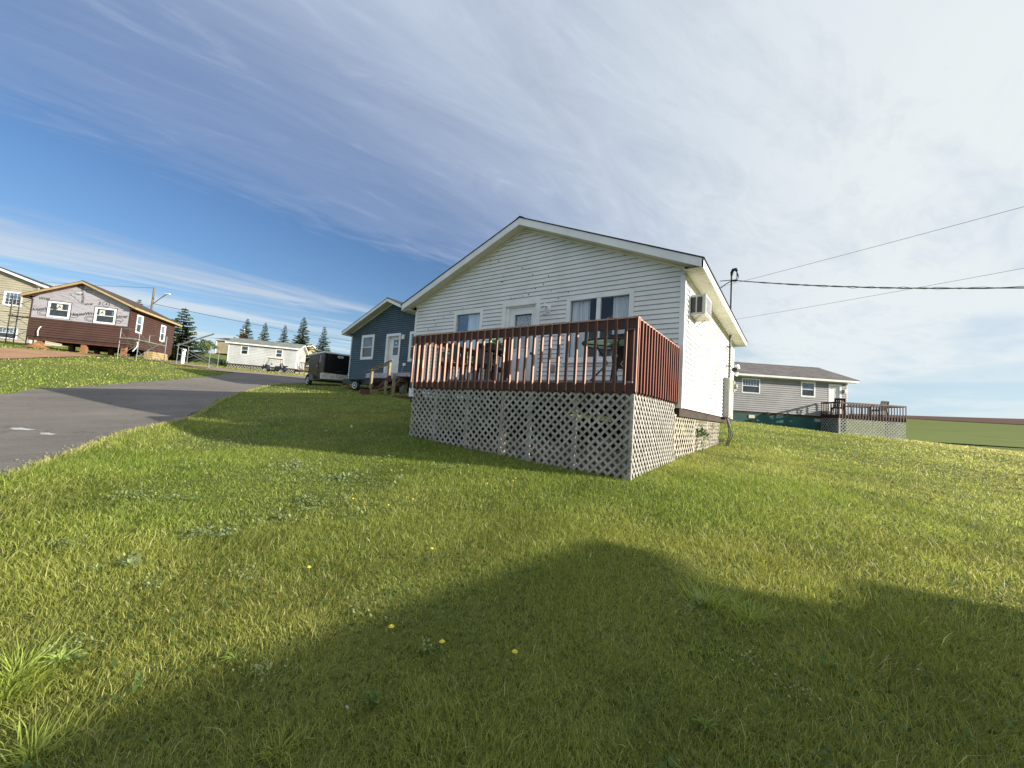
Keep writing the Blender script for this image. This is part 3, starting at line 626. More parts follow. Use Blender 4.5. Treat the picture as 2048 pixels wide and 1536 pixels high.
for (x0_, x1_, y_) in ((-HW+.1, HW-.3, HW), ):
    bk = MB()
    lattice(bk, (0, HL-.05, 0), (1, 0, 0), (0, -1, 0), -HW+2.0, HW-1.6, lambda a: gz(hx+a, hy+HL)+.0, e(.17), .13, .036); bk.build('lattice_skirt', M['lattice'], cot)

for x0_, x1_ in ((-HW+.05, 1.2), (2.4, HW-.1)):
    cp = MB(); 
    for k_ in range(5): cp.box(x0_, x1_, .10, .13, e(.17)-.20*(k_+1)+.004, e(.17)-.20*k_)
    cp.build('shade_boards', M['darkw'], cot)  # dark boards added to deepen the shade seen through the lattice
sheet('crawlspace_soil', [(DX0_, 5.5), (-1.88, 5.5), (-1.88, 15.4), (-9.1, 15.4), (-9.1, 8.2), (DX0_, 8.2)], .5, .03, mat('shaded_soil', H('382a20'), H('261d16'), .95, 6, bump=.5), .03)  # bare soil, its colour darkened to stand for the shade down here
# ================================================================== the deck
CUR[0] = (0, 0, 0)
DX0, DX1, DY0, DY1 = -6.30, -1.76, 5.385, 7.93
dbase = gz(-4, 5.6)
deck = thing('deck', 'raised red-brown stained deck with picket railing and grey lattice skirt on the white cottage', 'deck', (-4.03, 6.6, dbase)); CUR[0] = (-4.03, 6.6, dbase)
fb = MB(); yy = DY0+.08
while yy < DY1: fb.box(DX0+.08, DX1-.08, yy, min(yy+.138, DY1), e(.53), e(.565)); yy += .145
fb.build('floor_boards', M['planks'], deck)
jb = MB(); x = DX0+.3
while x < DX1-.2: jb.box(x, x+.038, DY0+.09, DY1-.02, e(.39), e(.528)); x += .41
jb.build('joists', M['oldw'], deck)
rb = MB(); rb.box(DX0+.04, DX1-.04, DY0+.04, DY0+.078, e(.385), e(.535)); rb.box(DX1-.078, DX1-.04, DY0+.08, DY1, e(.387), e(.535)); rb.box(DX0+.04, DX0+.078, DY0+.08, DY1, e(.387), e(.535))
rb.build('rim_board', M['deck'], deck)
for x in (DX0+.13, -4.03, DX1-.13):
    for y in (DY0+.13, DY1-.1):
        b_ = MB(); b_.box(x-.045, x+.045, y-.045, y+.045, gz(x, y)-.1, e(.528)); b_.build('support_post', M['oldw'], deck)
        if x != -4.03 or y < 6:
            b_ = MB(); b_.box(x-.045, x+.045, y-.045, y+.045, e(.566), e(1.30)); b_.build('railing_post', M['deck'], deck)
def railing(n_, P, u, n, length, name_up=None, zt=1.44, zb=.385, ratio=.15, start=.02, capped=True):
    P = Vector(P); u = Vector(u); n = Vector(n)
    r = MB(); a, b = P-n*.057, P-n*.057+u*length
    r.bar(Vector((a.x, a.y, e(zt-.07))), Vector((b.x, b.y, e(zt-.07))), .036, .14)
    ro = r.build('railing', M['deck'], deck)
    c = MB(); a, b = P-n*.07, P-n*.07+u*length
    c.bar(Vector((a.x, a.y, e(zt+.012))), Vector((b.x, b.y, e(zt+.012))), .10, .022); c.build('cap_rail', M['deck_lit'], ro)  # pale cap: sunlit tone put into the colour
    s = start; i = 0
    wf = 0
    while s < length:
        bm_ = MB(); p = P+u*s; q = p+u*.038; r_ = q-n*.038; t_ = p-n*.038; dz = random.uniform(-.006, .006)
        lo = [Vector((v.x, v.y, e(zb)+dz)) for v in (p, q, r_, t_)]; hi = [Vector((v.x, v.y, e(zt))) for v in (p, q, r_, t_)]
        lo[2].z += .0; lo[3].z += .0; lo[0].z += .03; lo[1].z += .03
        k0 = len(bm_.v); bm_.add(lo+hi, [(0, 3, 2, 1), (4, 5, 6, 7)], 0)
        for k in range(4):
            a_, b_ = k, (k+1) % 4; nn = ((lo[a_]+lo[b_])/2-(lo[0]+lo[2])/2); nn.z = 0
            bm_.f.append((a_, b_, b_+4, a_+4)); bm_.m.append(1 if nn.normalized().x > .7 else 0)  # sides turned to the sun take the lighter, sunlit stain
        bm_.build('baluster', [M['deck'], M['deck_lit'] if n_ == 'front' else M['deckr']], ro)
        s += ratio+random.uniform(-.004, .004); i += 1
    return ro
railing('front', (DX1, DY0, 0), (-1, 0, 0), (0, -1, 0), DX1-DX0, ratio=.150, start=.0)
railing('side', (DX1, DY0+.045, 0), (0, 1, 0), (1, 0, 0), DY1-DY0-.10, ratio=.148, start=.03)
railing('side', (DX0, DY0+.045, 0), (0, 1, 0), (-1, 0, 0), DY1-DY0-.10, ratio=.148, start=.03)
zl = lambda y: (lambda a: gz(a, y)+.005)
for (a0, a1, fr) in ((DX0+.03, -4.03, -1), (-4.02, DX1-.03, 1)):
    lt = MB(); lattice(lt, (0, DY0+.055, 0), (1, 0, 0), (0, -1, 0), a0, a1, zl(DY0+.05), e(.388), .134, .037, fr, jig=.006, missing=.012); lt.build('lattice_panel', M['lattice'], deck)
lt = MB(); lattice(lt, (DX1-.05, 0, 0), (0, 1, 0), (1, 0, 0), DY0+.06, DY1-.15, lambda a: gz(DX1, a)+.005, e(.388), .134, .038, -1, jig=.004); lt.build('lattice_panel', M['lattice'], deck)
lt = MB(); lattice(lt, (DX0+.05, 0, 0), (0, 1, 0), (-1, 0, 0), DY0+.06, DY1-.05, lambda a: gz(DX0, a)+.005, e(.388), .148, .040, 1); lt.build('lattice_panel', M['lattice'], deck)
for x in (-4.80, -4.03, -3.47, -2.67, -5.6, DX1-.06):
    b_ = MB(); b_.box(x-.028, x+.028, DY0+.062, DY0+.10, gz(x, DY0+.08)-.05, e(.385)); b_.build('lattice_batten', M['lattice'], deck)

# ---- furniture on the deck
FZ = e(.566)
def resin_chair(x, y, rz, m, name, label, group=None):
    CUR[0] = (0, 0, 0); t = thing(name, label, 'chair', (x, y, FZ), rz, group)
    s = MB(); s.box(-.24, .24, -.22, .22, .40, .43); s.box(-.24, .24, -.235, -.215, .35, .42); s.build('seat', m, t, bevel=.01)
    b = MB()
    for i in range(5): xx = -.19+i*.095; b.prism([(xx-.03, .20, .44), (xx+.03, .20, .44), (xx+.03, .30, .84), (xx-.03, .30, .84)], (0, .018, .004))
    b.prism([(-.25, .28, .80), (.25, .28, .80), (.23, .31, .92), (-.23, .31, .92)], (0, .03, 0)); b.prism([(-.25, .19, .42), (-.21, .19, .42), (-.21, .31, .88), (-.25, .31, .88)], (0, .03, 0)); b.prism([(.21, .19, .42), (.25, .19, .42), (.25, .31, .88), (.21, .31, .88)], (0, .03, 0))
    b.build('backrest', m, t)
    for sx in (-1, 1):
        a = MB(); a.tube([(sx*.28, .24, .66), (sx*.30, .05, .67), (sx*.30, -.20, .66), (sx*.29, -.25, .60)], .022, 8); a.build('armrest', m, t, smooth=True)
        for sy in (-1, 1):
            l = MB(); l.prism([(sx*.25-.02, sy*.20-.02, .41), (sx*.25+.02, sy*.20-.02, .41), (sx*.25+.02, sy*.20+.02, .41), (sx*.25-.02, sy*.20+.02, .41)], (sx*.04, sy*.04, -.41))
            if sy < 0: l.bar((sx*.27, -.22, .2), (sx*.29, -.25, .62), .035)
            l.build('leg', m, t)
    return t
def sling_chair(x, y, rz, label, group=None, rec=.10):
    CUR[0] = (0, 0, 0); t = thing('patio_chair', label, 'chair', (x, y, FZ), rz, group)
    f = MB()
    for sx in (-.26, .26):
        f.tube([(sx, -.24, .40), (sx, .20, .38), (sx, .32+rec, .92)], .013); f.tube([(sx, -.30, .0), (sx, -.26, .40), (sx, -.28, .62), (sx, .22, .62)], .013); f.tube([(sx, .30, 0), (sx, .12, .40), (sx, .24, .62)], .013)
    f.build('frame', M['black'], t, smooth=True)
    s = MB(); s.prism([(-.25, -.24, .40), (.25, -.24, .40), (.25, .20, .37), (-.25, .20, .37)], (0, 0, .012)); s.build('seat', M['blackp'], t)
    b = MB(); b.prism([(-.25, .20, .38), (.25, .20, .38), (.25, .32+rec, .92), (-.25, .32+rec, .92)], (0, .012, 0)); b.build('backrest', M['blackp'], t)
    return t
CUR[0] = (0, 0, 0)
tb = thing('glass_table', 'round patio table with a green glass top and dark splayed legs', 'table', (-2.45, 6.35, FZ))
tg = MB(); tg.disc((0, 0, .70), (0, 0, 1), [(0, .52), (.008, .52)], 40)
def gtop():
    m = bpy.data.materials.new('green_glass'); m.use_nodes = True; t = NT(m.node_tree); o = t.n('ShaderNodeOutputMaterial')
    a = t.n('ShaderNodeBsdfTranslucent'); a.inputs[0].default_value = (.45, .62, .52, 1); b = t.n('ShaderNodeBsdfPrincipled'); b.inputs['Base Color'].default_value = (.30, .45, .37, 1); b.inputs['Roughness'].default_value = .12
    mx = t.n('ShaderNodeMixShader'); mx.inputs[0].default_value = .5; t.l(a.outputs[0], mx.inputs[1]); t.l(b.outputs[0], mx.inputs[2]); t.l(mx.outputs[0], o.inputs[0]); return m
tg.build('tabletop', gtop(), tb)
rm = MB(); ring = [(.535*math.cos(a), .535*math.sin(a), .70) for a in np.linspace(0, 2*math.pi, 41)]; rm.tube(ring, .016, 8, caps=False)
for k in range(4): a = k*math.pi/2+.5; rm.tube([(.53*math.cos(a), .53*math.sin(a), .695), (0, 0, .66)], .012)
rm.build('rim', M['black'], tb, smooth=True)
for k in range(4):
    a = k*math.pi/2+.5; l = MB(); l.tube([(.32*math.cos(a), .32*math.sin(a), .68), (.10*math.cos(a), .10*math.sin(a), .38), (.42*math.cos(a), .42*math.sin(a), .02), (.46*math.cos(a), .46*math.sin(a), .0)], .017); l.build('leg', M['black'], tb, smooth=True)
umb = MB(); umb.disc((0, 0, .5), (0, 0, 1), [(0, .045), (.16, .045), (.2, .09)], 14); umb.build('umbrella_collar', M['galv'], tb)
sling_chair(-2.30, 6.95, R(170), 'black sling patio chair behind the green glass table')
resin_chair(-2.42, 7.15, R(150), M['grey'], 'resin_chair', 'grey resin armchair right of the glass table by the cottage wall')
sling_chair(-5.85, 6.15, R(70), 'black sling patio chair at the left railing of the deck', rec=.14)
resin_chair(-5.45, 6.95, R(185), mat('brown_resin', H('241d1a'), H('1a1513'), .5, 5), 'wicker_chair', 'dark brown armchair in the left rear corner of the deck')
sling_chair(-5.25, 6.35, R(20), 'black sling patio chair beside the plant table')
pt = thing('plant_table', 'small round black pedestal table carrying a green plant', 'table', (-5.05, 6.55, FZ))
a_ = MB(); a_.disc((0, 0, .70), (0, 0, 1), [(0, .28), (.03, .28), (.032, .27)], 26); a_.build('tabletop', M['black'], pt, smooth=True)
a_ = MB(); a_.tube([(0, 0, .70), (0, 0, .02)], .024, 10); a_.disc((0, 0, 0), (0, 0, 1), [(0, .17), (.015, .17), (.03, .04)], 20); a_.build('pedestal', M['black'], pt, smooth=True)
pl = thing('potted_plant', 'green leafy plant in a dark pot on the small black table', 'plant', (-5.12, 6.55, FZ+.732))
a_ = MB(); a_.disc((0, 0, 0), (0, 0, 1), [(0, .05), (.09, .07), (.10, .07)], 14); a_.build('pot', M['blackp'], pl, smooth=True)
leafm = mat('leaf_green', (.14, .26, .05), (.09, .18, .035), .5, 20)
def leafball(mb, c, r, n, size, seed=1, flat=.7):
    rr = random.Random(seed)
    for i in range(n):
        th = rr.uniform(0, 2*math.pi); ph = rr.uniform(-.2, 1.4); q = Vector((math.cos(th)*math.cos(ph), math.sin(th)*math.cos(ph), math.sin(ph)*flat))
        p = Vector(c)+q*r*rr.uniform(.3, 1); d = (q+Vector((rr.uniform(-.5, .5), rr.uniform(-.5, .5), rr.uniform(-.2, .5)))).normalized(); s_ = d.cross(Vector((0, 0, 1))).normalized()*size*.3; L_ = size*rr.uniform(.6, 1.2)
        mb.add([p, p+d*L_*.5+s_, p+d*L_, p+d*L_*.5-s_], [(0, 1, 2, 3)])
a_ = MB(); leafball(a_, (0, 0, .12), .13, 60, .09); a_.build('foliage', leafm, pl)
# weed growing through the skirting
wd = thing('weed_tuft', 'leafy green weed poking out through the tan lattice skirting', 'weed', (-1.72, 10.2, gz(-1.72, 10.2)))
a_ = MB(); leafball(a_, (0, 0, .36), .15, 70, .10, 5, 1.0)
for i in range(5): a_.tube([(0, 0, 0), (.04*math.cos(i), .06*math.sin(i*2), .35)], .006, 4)
a_.build('leaves', leafm, wd)
bl = MB(); bl.disc((0, 0, 0), (0, 0, 1), [(0, .07), (.06, .11), (.12, .07)], 14); o = bl.build('deck_lantern', M['black'], None, smooth=True); o.location = (-1.95, 7.74, e(1.463)); tag(o, 'small round black lantern on the side rail beside the cottage corner', 'lantern')
def rz_front(a): return R(90-a)            # facade direction given as azimuth, gable end facing us
def rz_side(a): return R(180-a)            # long side facing us, origin at its right-hand corner
def uvec(a): return Vector((math.sin(R(a)), math.cos(R(a)), 0))
# ================================================================== blue cottage (parallel to ours)
navy = mat('navy_vinyl', H('465a63'), H('3c5058'), .5, 1.5, dirt=H('3b525c'), dirt_amt=.3)
bx, by = -21.6+3.6, 13.75
bb = gz(bx, by+.5)
bops = [('front', (-3.6+1.02, -3.6+2.2, e(2.56), e(3.98))), ('front', (-3.6+3.27, -3.6+4.47, e(1.76), e(3.92))), ('front', (-3.6+5.17, -3.6+6.3, e(2.36), e(3.94)))]
blue, WB, off = gable_house('blue_cottage', 'dark blue sided cottage with white trim behind the black cargo trailer', 'cottage', bx, by, bb, 0, 3.6, 8.5, e(1.45), e(4.02), .40, .40, .45, navy, bops, M['shd'], expo=.115, sd=.03)
Fb = WB['front']
window(blue, Fb, *bops[0][1], kind='hung', fw=.15, gl=[M['dglass'], M['bglass']], split=.5)
window(blue, Fb, *bops[2][1], kind='hung', fw=.15, gl=[M['dglass'], M['bglass']])
d = MB(); A, B, Cz, Dz = bops[1][1]
Fb.slab(d, A+.16, B-.14, Cz, e(2.76), -.16, -.12); Fb.slab(d, A+.16, A+.46, e(2.76), Dz-.14, -.16, -.12); Fb.slab(d, B-.22, B-.14, e(2.76), Dz-.14, -.16, -.12); Fb.slab(d, A+.46, B-.22, e(3.60), Dz-.14, -.16, -.12); Fb.slab(d, A+.46, B-.22, e(3.19), e(3.23), -.15, -.11)
do = d.build('door', M['trim'], blue)
for (q0, q1, g_) in ((e(2.76), e(3.19), M['dglass']), (e(3.23), e(3.60), M['bglass'])): p = MB(); Fb.slab(p, A+.46, B-.22, q0, q1, -.14, -.135); p.build('door_pane', g_, do)
st_ = MB(); st_.disc(Fb.at(A+.66, e(3.42), -.134), (0, -1, 0), [(0, .05), (.003, .05)], 16); st_.build('sticker', M['white'], do)
f = MB(); Fb.slab(f, A, A+.15, Cz, Dz-.14, -.16, .03); Fb.slab(f, B-.13, B, Cz, Dz-.14, -.16, .03); Fb.slab(f, A, B, Dz-.14, Dz, -.16, .034); f.build('door_frame', M['trim'], blue)
f = MB(); Fb.slab(f, -3.6+4.60, -3.6+4.80, e(3.55), e(3.80), .0, .10); f.build('wall_lamp', M['white'], blue, bevel=.02)
f = MB(); Fb.slab(f, -3.6+4.85, -3.6+5.05, e(2.14), e(2.28), .0, .06); f.tube([Fb.at(1.30, e(2.14), .02), Fb.at(1.20, e(1.9), .02), Fb.at(1.18, e(1.76), .02)], .01, 5); f.build('socket_cover', M['white'], blue)
f = MB(); Fb.slab(f, -3.6+1.78, 3.6, e(1.50), e(1.78), .02, .06); f.build('ledger_board', mat('wrapped_board', H('bdb6c4'), H('8f8798'), .6, 5, stretch=(1, 1, 3)), blue)
for x in (-3.3, -1.1, 1.1, 3.3):
    for y in (.25, 4.2, 8.2):
        b_ = MB(); b_.box(x-.14, x+.14, y-.14, y+.14, gz(bx+x, by+y)-.1, e(1.30)); b_.build('pier', M['concrete'], blue)
# steps in front of its door
CUR[0] = (0, 0, 0)
stb = gz(-16.2, 12.4); steps_ = thing('wood_steps', 'unfinished wooden steps with a pale handrail at the blue cottage door', 'steps', (-16.2, 12.6, stb)); CUR[0] = (-16.2, 12.6, stb)
X = lambda s: -21.6+s
for (x0, x1, zt, y0, y1) in ((5.2, 6.25, 1.50, 12.9, 13.7), (5.0, 5.3, 1.26, 12.5, 13.6), (4.7, 5.05, 1.06, 12.5, 13.6), (4.4, 4.75, .88, 12.5, 13.6)):
    t_ = MB(); t_.box(X(x0), X(x1), y0, y1, e(zt)-.04, e(zt)); t_.build('tread', M['brownw'], steps_)
for y in (12.55, 13.5):
    t_ = MB(); t_.prism([(X(4.2), y, e(.66)), (X(4.35), y, e(.88)), (X(5.25), y, e(1.48)), (X(5.5), y, e(1.48)), (X(5.5), y, e(1.25))], (0, .04, 0)); t_.build('stringer', M['brownw'], steps_)
for (x, z0, z1, y) in ((4.14, .70, 1.82, 12.4), (5.42, 1.5, 2.10, 12.45), (5.97, .5, 1.52, 12.35), (5.47, .55, 1.2, 12.3)):
    t_ = MB(); t_.box(X(x)-.07, X(x)+.05, y-.05, y+.05, max(e(z0), gz(X(x), y)-.05), e(z1)); t_.build('post', mat('pale_lumber', H('8f8266'), H('776a50'), .8, 5), steps_)
t_ = MB(); t_.bar((X(3.55), 12.4, e(1.62)), (X(5.58), 12.45, e(2.24)), .09, .04); t_.bar((X(4.15), 12.4, e(1.72)), (X(5.45), 12.45, e(2.08)), .035, .09); t_.build('handrail', M['oldw'], steps_)
t_ = MB(); t_.bar((X(4.2), 12.3, e(.66)), (X(6.0), 12.3, e(.92)), .09, .04); t_.bar((X(5.0), 12.8, e(.62)), (X(5.95), 12.7, e(1.3)), .08, .04); t_.build('brace', M['oldw'], steps_)
CUR[0] = (0, 0, 0)
pc = thing('planter_box', 'low rough wooden box on the grass before the wooden steps', 'box', (X(4.55), 12.0, gz(X(4.55), 12.0)))
for y0_ in (-.2, .16): t_ = MB(); t_.box(-.40, .40, y0_, y0_+.04, 0, .22); t_.build('side_board', M['brownw'], pc)
for x0_ in (-.42, .401): t_ = MB(); t_.box(x0_, x0_+.019, -.2, .2, 0, .24); t_.build('end_board', M['oldw'], pc)
t_ = MB(); leafball(t_, (0, 0, .14), .26, 40, .12, 8, .3); t_.build('dry_leaves', M['brownw'], pc)
lb = MB(); lb.box(-1.1, 1.1, -.1, .1, 0, .13); o = lb.build('lumber_beam', M['brownw'], None, bevel=.005); o.location = (X(7.2), 12.3, gz(X(7.2), 12.3)-.02); tag(o, 'brown timber beam lying on the ground right of the wooden steps', 'beam')
for i, (x, y, z, lab) in enumerate(((5.9, 14.2, 1.2, 'white bucket'), (6.6, 14.3, 1.2, 'white tub'))):
    t_ = MB(); t_.disc((0, 0, 0), (0, 0, 1), [(0, .10), (.22, .13), (.225, .12)], 14); o = t_.build('bucket', M['white'], None, smooth=True); o.location = (X(x), y, gz(X(x), y)); tag(o, ('small white bucket under the blue cottage, nearer the steps' if i == 0 else 'small white bucket under the blue cottage, nearer the deck lattice'), 'bucket')
# utility trailer wheel in the shade left of the steps
def wheel(mb_parent, name, c, axis, r, w, rimm, tyre='tyre'):
    t_ = MB(); t_.disc(Vector(c)-Vector(axis)*w/2, axis, [(0, r*.62), (0, r*.9), (w*.12, r), (w*.88, r), (w, r*.9), (w, r*.62)], 26); wo_ = t_.build(name, M['rubber'], mb_parent, smooth=True)
    q = MB()
    for s in (-1, 1): q.disc(Vector(c)+Vector(axis)*(s*w*.44), Vector(axis)*s, [(0, r*.66), (w*.12, r*.64), (w*.06, r*.50), (w*.04, r*.2), (w*.16, r*.17), (w*.18, r*.05)], 22)
    q.build('rim', rimm, wo_, smooth=True); return wo_
CUR[0] = (0, 0, 0)
ut = thing('utility_trailer', 'low dark flat trailer parked in the shade between the cargo trailer and wooden steps', 'trailer', (X(2.0), 12.9, gz(X(2.0), 12.9)), R(4))
t_ = MB(); t_.box(-1.2, 1.3, .15, 1.3, .42, .50); t_.box(-1.2, 1.3, .10, .15, .36, .62); t_.build('bed', M['black'], ut)
wheel(ut, 'wheel', (.1, .0, .27), (0, 1, 0), .27, .17, M['white']); wheel(ut, 'wheel', (.1, 1.45, .27), (0, 1, 0), .27, .17, M['white'])
t_ = MB(); t_.prism([(-.3, -.10, .50), (-.22, -.10, .60), (.42, -.10, .60), (.5, -.10, .50), (.42, -.10, .56), (-.22, -.10, .56)], (0, .2, 0)); t_.build('fender', M['black'], ut)

# ================================================================== black cargo trailer
CUR[0] = (0, 0, 0)
tz = gz(-23.0, 13.6)
ct = thing('cargo_trailer', 'black enclosed cargo trailer with white roof edge and silver stone guard', 'trailer', (-23.39, 13.15, tz), rz_front(12))
TW_, TL_ = 2.02, 2.9; zb_ = .50; zt_ = 2.06
gl_black = mat('gloss_black', (.010, .010, .011), (.014, .014, .015), .25, 3, spec=.15)
b_ = MB(); b_.box(0, TW_, 0, TL_, zb_, zt_); b_.build('body', gl_black, ct, bevel=.03)
b_ = MB(); b_.box(-.03, TW_+.03, -.03, TL_+.03, zt_-.045, zt_+.06); b_.build('roof', M['white'], ct, bevel=.025)
b_ = MB()
for (x, y) in ((0, 0), (TW_, 0)): b_.box(x-.015, x+.07 if x == 0 else x+.015, y-.014, y-.002, zb_, zt_-.01) if x == 0 else b_.box(x-.07, x+.015, y-.014, y-.002, zb_, zt_-.01)
b_.box(-.014, -.002, -.013, .08, zb_, zt_-.01); b_.build('corner_trim', mat('grey_alu', H('5b5f63'), H('4a4e52'), .4, 3, metal=.5), ct)
b_ = MB(); b_.box(-.02, TW_+.02, -.03, -.016, zb_-.08, zb_+.30); b_.box(-.03, -.016, -.03, .3, zb_-.08, zb_+.30)
def diamond():
    m = mat('diamond_plate', H('dcdcd6'), H('b5b5ae'), .42, 9, metal=.35)
    t = NT.__new__(NT); t.nt = m.node_tree; b = [n for n in m.node_tree.nodes if n.type == 'BSDF_PRINCIPLED'][0]
    v = t.n('ShaderNodeTexVoronoi'); v.inputs['Scale'].default_value = 24; t.l(t.n('ShaderNodeTexCoord').outputs['Object'], v.inputs['Vector'])
    bp = t.n('ShaderNodeBump'); bp.inputs['Strength'].default_value = .6; bp.inputs['Distance'].default_value = .01; t.l(v.outputs['Distance'], bp.inputs['Height']); t.l(bp.outputs[0], b.inputs['Normal']); return m
b_.build('stone_guard', diamond(), ct)
b_ = MB(); b_.box(.0, TW_, .0, TL_, zb_-.12, zb_-.04); b_.bar((.10, .0, zb_-.10), (1.13, -1.05, zb_-.12), .07); b_.bar((TW_-.10, 0, zb_-.10), (1.17, -1.05, zb_-.12), .07); b_.bar((1.15, -.9, zb_-.12), (1.15, -1.32, zb_-.12), .09); b_.build('chassis', M['black'], ct)
jk = MB(); jk.tube([(1.15, -1.0, .1), (1.15, -1.0, zb_+.36)], .032, 10); jk.disc((1.15, -1.0, .02), (0, 0, 1), [(0, .07), (.02, .07), (.04, .03), (.1, .03)], 12); jo = jk.build('jack', M['galv'], ct, smooth=True)
jk = MB(); jk.tube([(1.15, -1.0, zb_+.36), (1.34, -1.0, zb_+.36), (1.34, -1.0, zb_+.50)], .012, 6); jk.build('handle', M['galv'], jo)
def ellipse(mb, c, rx, rz_, dy, n=28): mb.prism([(c[0]+rx*math.cos(2*math.pi*k/n), c[1], c[2]+rz_*math.sin(2*math.pi*k/n)) for k in range(n)], (0, dy, 0))
b_ = MB(); ellipse(b_, (.97, -.004, 1.88), .19, .075, -.008); bo = b_.build('badge', M['white'], ct)
b_ = MB(); ellipse(b_, (.97, -.0135, 1.895), .10, .022, -.003); b_.prism([(.84, -.0135, 1.865), (1.10, -.0135, 1.865), (1.05, -.0135, 1.848), (.89, -.0135, 1.848)], (0, -.003, 0)); b_.build('emblem', M['blackp'], bo)
b_ = MB()
for k in range(14): b_.bar((.85+.02*k, -.008, .97+.03*math.sin(k*.22)), (.87+.02*k, -.008, .97+.03*math.sin((k+1)*.22)), .006, .008)
b_.build('script_mark', M['galv'], ct)
b_ = MB()
for z in (.85, 1.65, 1.8, 1.95): b_.disc((.28, -.004, z), (0, -1, 0), [(0, .018), (.006, .014)], 8)
b_.build('marker_rivets', M['galv'], ct)
for x, s in ((-.13, -1), (TW_+.13, 1)):
    wheel(ct, 'wheel', (x, 2.0, .33), (1, 0, 0), .33, .2, M['white'])
    fd = MB(); pr2 = []
    for k in range(9):
        a = math.pi*k/8; pr2.append((.46*math.cos(a), .40*math.sin(a)))
    for (p0, q0), (p1, q1) in zip(pr2[:-1], pr2[1:]):
        fd.prism([(x-.12, 2.0+p0, .34+q0), (x+.12, 2.0+p0, .34+q0), (x+.12, 2.0+p1, .34+q1), (x-.12, 2.0+p1, .34+q1)], (0, 0, .012))
    fd.build('fender', M['galv'], ct)
dr = MB(); dr.box(-.012, -.004, .9, 1.65, zb_+.1, zt_-.15); dro = dr.build('side_door', gl_black, ct); dr = MB(); dr.box(-.05, -.013, 1.0, 1.12, 1.2, 1.28); dr.build('handle', M['alu'], dro)
dr = MB(); dr.box(-.016, -.004, .35, .75, 1.45, 1.9); dr.build('side_window', M['bglass'], ct)
bk = MB(); bk.box(-.22, .22, -.13, .13, 0, .10); o = bk.build('support_block', mat('orange_block', H('b5603c'), H('98502f'), .8, 8), None, bevel=.01)
pj = ct.matrix_world @ Vector((0, 0, 0)); a = R(90-12); jx = -23.39+1.15*math.cos(a)+1.0*math.sin(a); jy = 13.15+1.15*math.sin(a)-1.0*math.cos(a)
o.location = (jx, jy, gz(jx, jy)); tag(o, 'reddish timber block under the cargo trailer jack', 'block')
ct.location.z = tz

# ================================================================== white bungalow, golf cart
wv = mat('bright_vinyl', H('dde1e3', .60), H('ced2d4', .58), .5, .8)
au = 38; P0 = Vector((-57.88, 20.10, 0)); Rr = P0+uvec(au)*7.75
gb_ = gz(Rr.x, Rr.y)
sops = [('left', (7.75-2.19, 7.75-1.34, e(5.26), e(6.37))), ('left', (7.75-6.05, 7.75-5.23, e(5.29), e(6.34))), ('front', (-1.5, -.9, e(4.1), e(6.2)))]
bin_ = Vector((-math.cos(R(au)), math.sin(R(au)), 0))*2.6
bung, WG, off = gable_house('white_bungalow', 'long low white bungalow with a mossy grey roof behind the golf cart', 'bungalow', Rr.x+bin_.x, Rr.y+bin_.y, gb_, rz_side(au), 2.6, 7.75, e(4.03), e(6.5), .30, .35, .35, wv, sops, M['shm'], expo=.2, sd=.018)
for _, o_ in sops[:2]: window(bung, WG['left'], *o_, kind='hung', fw=.09, gl=[M['dglass'], mat('teal_glass', H('36505a'), H('2b4048'), .08, 3)])
d = MB(); WG['front'].slab(d, -1.5, -.9, e(4.1), e(6.2), -.03, -.01); d.build('door', M['trim'], bung)
d = MB(); WG['front'].slab(d, -1.28, -1.12, e(4.9), e(5.9), -.009, .0); d.build('door_pane', M['dglass'], bung)
d = MB(); WG['front'].slab(d, -.6, -.45, e(5.7), e(6.0), .0, .08); d.build('wall_lamp', M['grey'], bung)
for a0, a1 in ((.15, 2.5), (2.55, 5.1), (5.15, 7.7)):
    lt = MB(); lattice(lt, (-2.55, 0, 0), (0, 1, 0), (-1, 0, 0), a0, a1, lambda a: e(3.0) if a < 2.6 else e(3.3), e(3.93), .30, .06, 1, missing=0); lt.build('lattice_skirt', M['lattice'], bung)
CUR[0] = (0, 0, 0)
sd_ = Rr+uvec(au-90)*1.9+uvec(au)*1.1; sb = gz(sd_.x, sd_.y)
dk = thing('side_porch', 'small brown wooden porch at the right end of the white bungalow', 'porch', (sd_.x, sd_.y, sb), rz_front(au))
t_ = MB(); t_.box(-.8, .9, -1.3, 1.2, .45, .52); t_.build('floor', M['oldw'], dk)
for (x0, y0, x1, y1) in ((-.8, -1.3, .9, -1.3), (.9, -1.3, .9, 1.2)):
    t_ = MB(); t_.bar((x0, y0, 1.45), (x1, y1, 1.45), .08, .10); n_ = 9
    for k in range(n_+1): t_.bar((x0+(x1-x0)*k/n_, y0+(y1-y0)*k/n_, .3), (x0+(x1-x0)*k/n_, y0+(y1-y0)*k/n_, 1.42), .05)
    t_.build('railing', M['brownw'], dk)
for x, y in ((-.7, -1.2), (.8, -1.2), (.8, 1.1)): t_ = MB(); t_.box(x-.06, x+.06, y-.06, y+.06, -.3, .45); t_.build('leg', M['brownw'], dk)
for k in range(4):
    b_ = MB(); b_.box(-.2, .2, -.15, .15, 0, .28); o = b_.build('concrete_block', M['concrete'], None, bevel=.01); q = Rr+uvec(au)*(.3+.55*k)-bin_.normalized()*(.45); o.location = (q.x, q.y, gz(q.x, q.y)); o.rotation_euler = (0, 0, rz_front(au)); tag(o, ('first pale concrete block at the bungalow corner', 'second pale concrete block from the bungalow corner', 'third pale concrete block from the bungalow corner', 'last pale concrete block, nearest the cargo trailer')[k], 'block', 'concrete blocks in front of the bungalow porch')
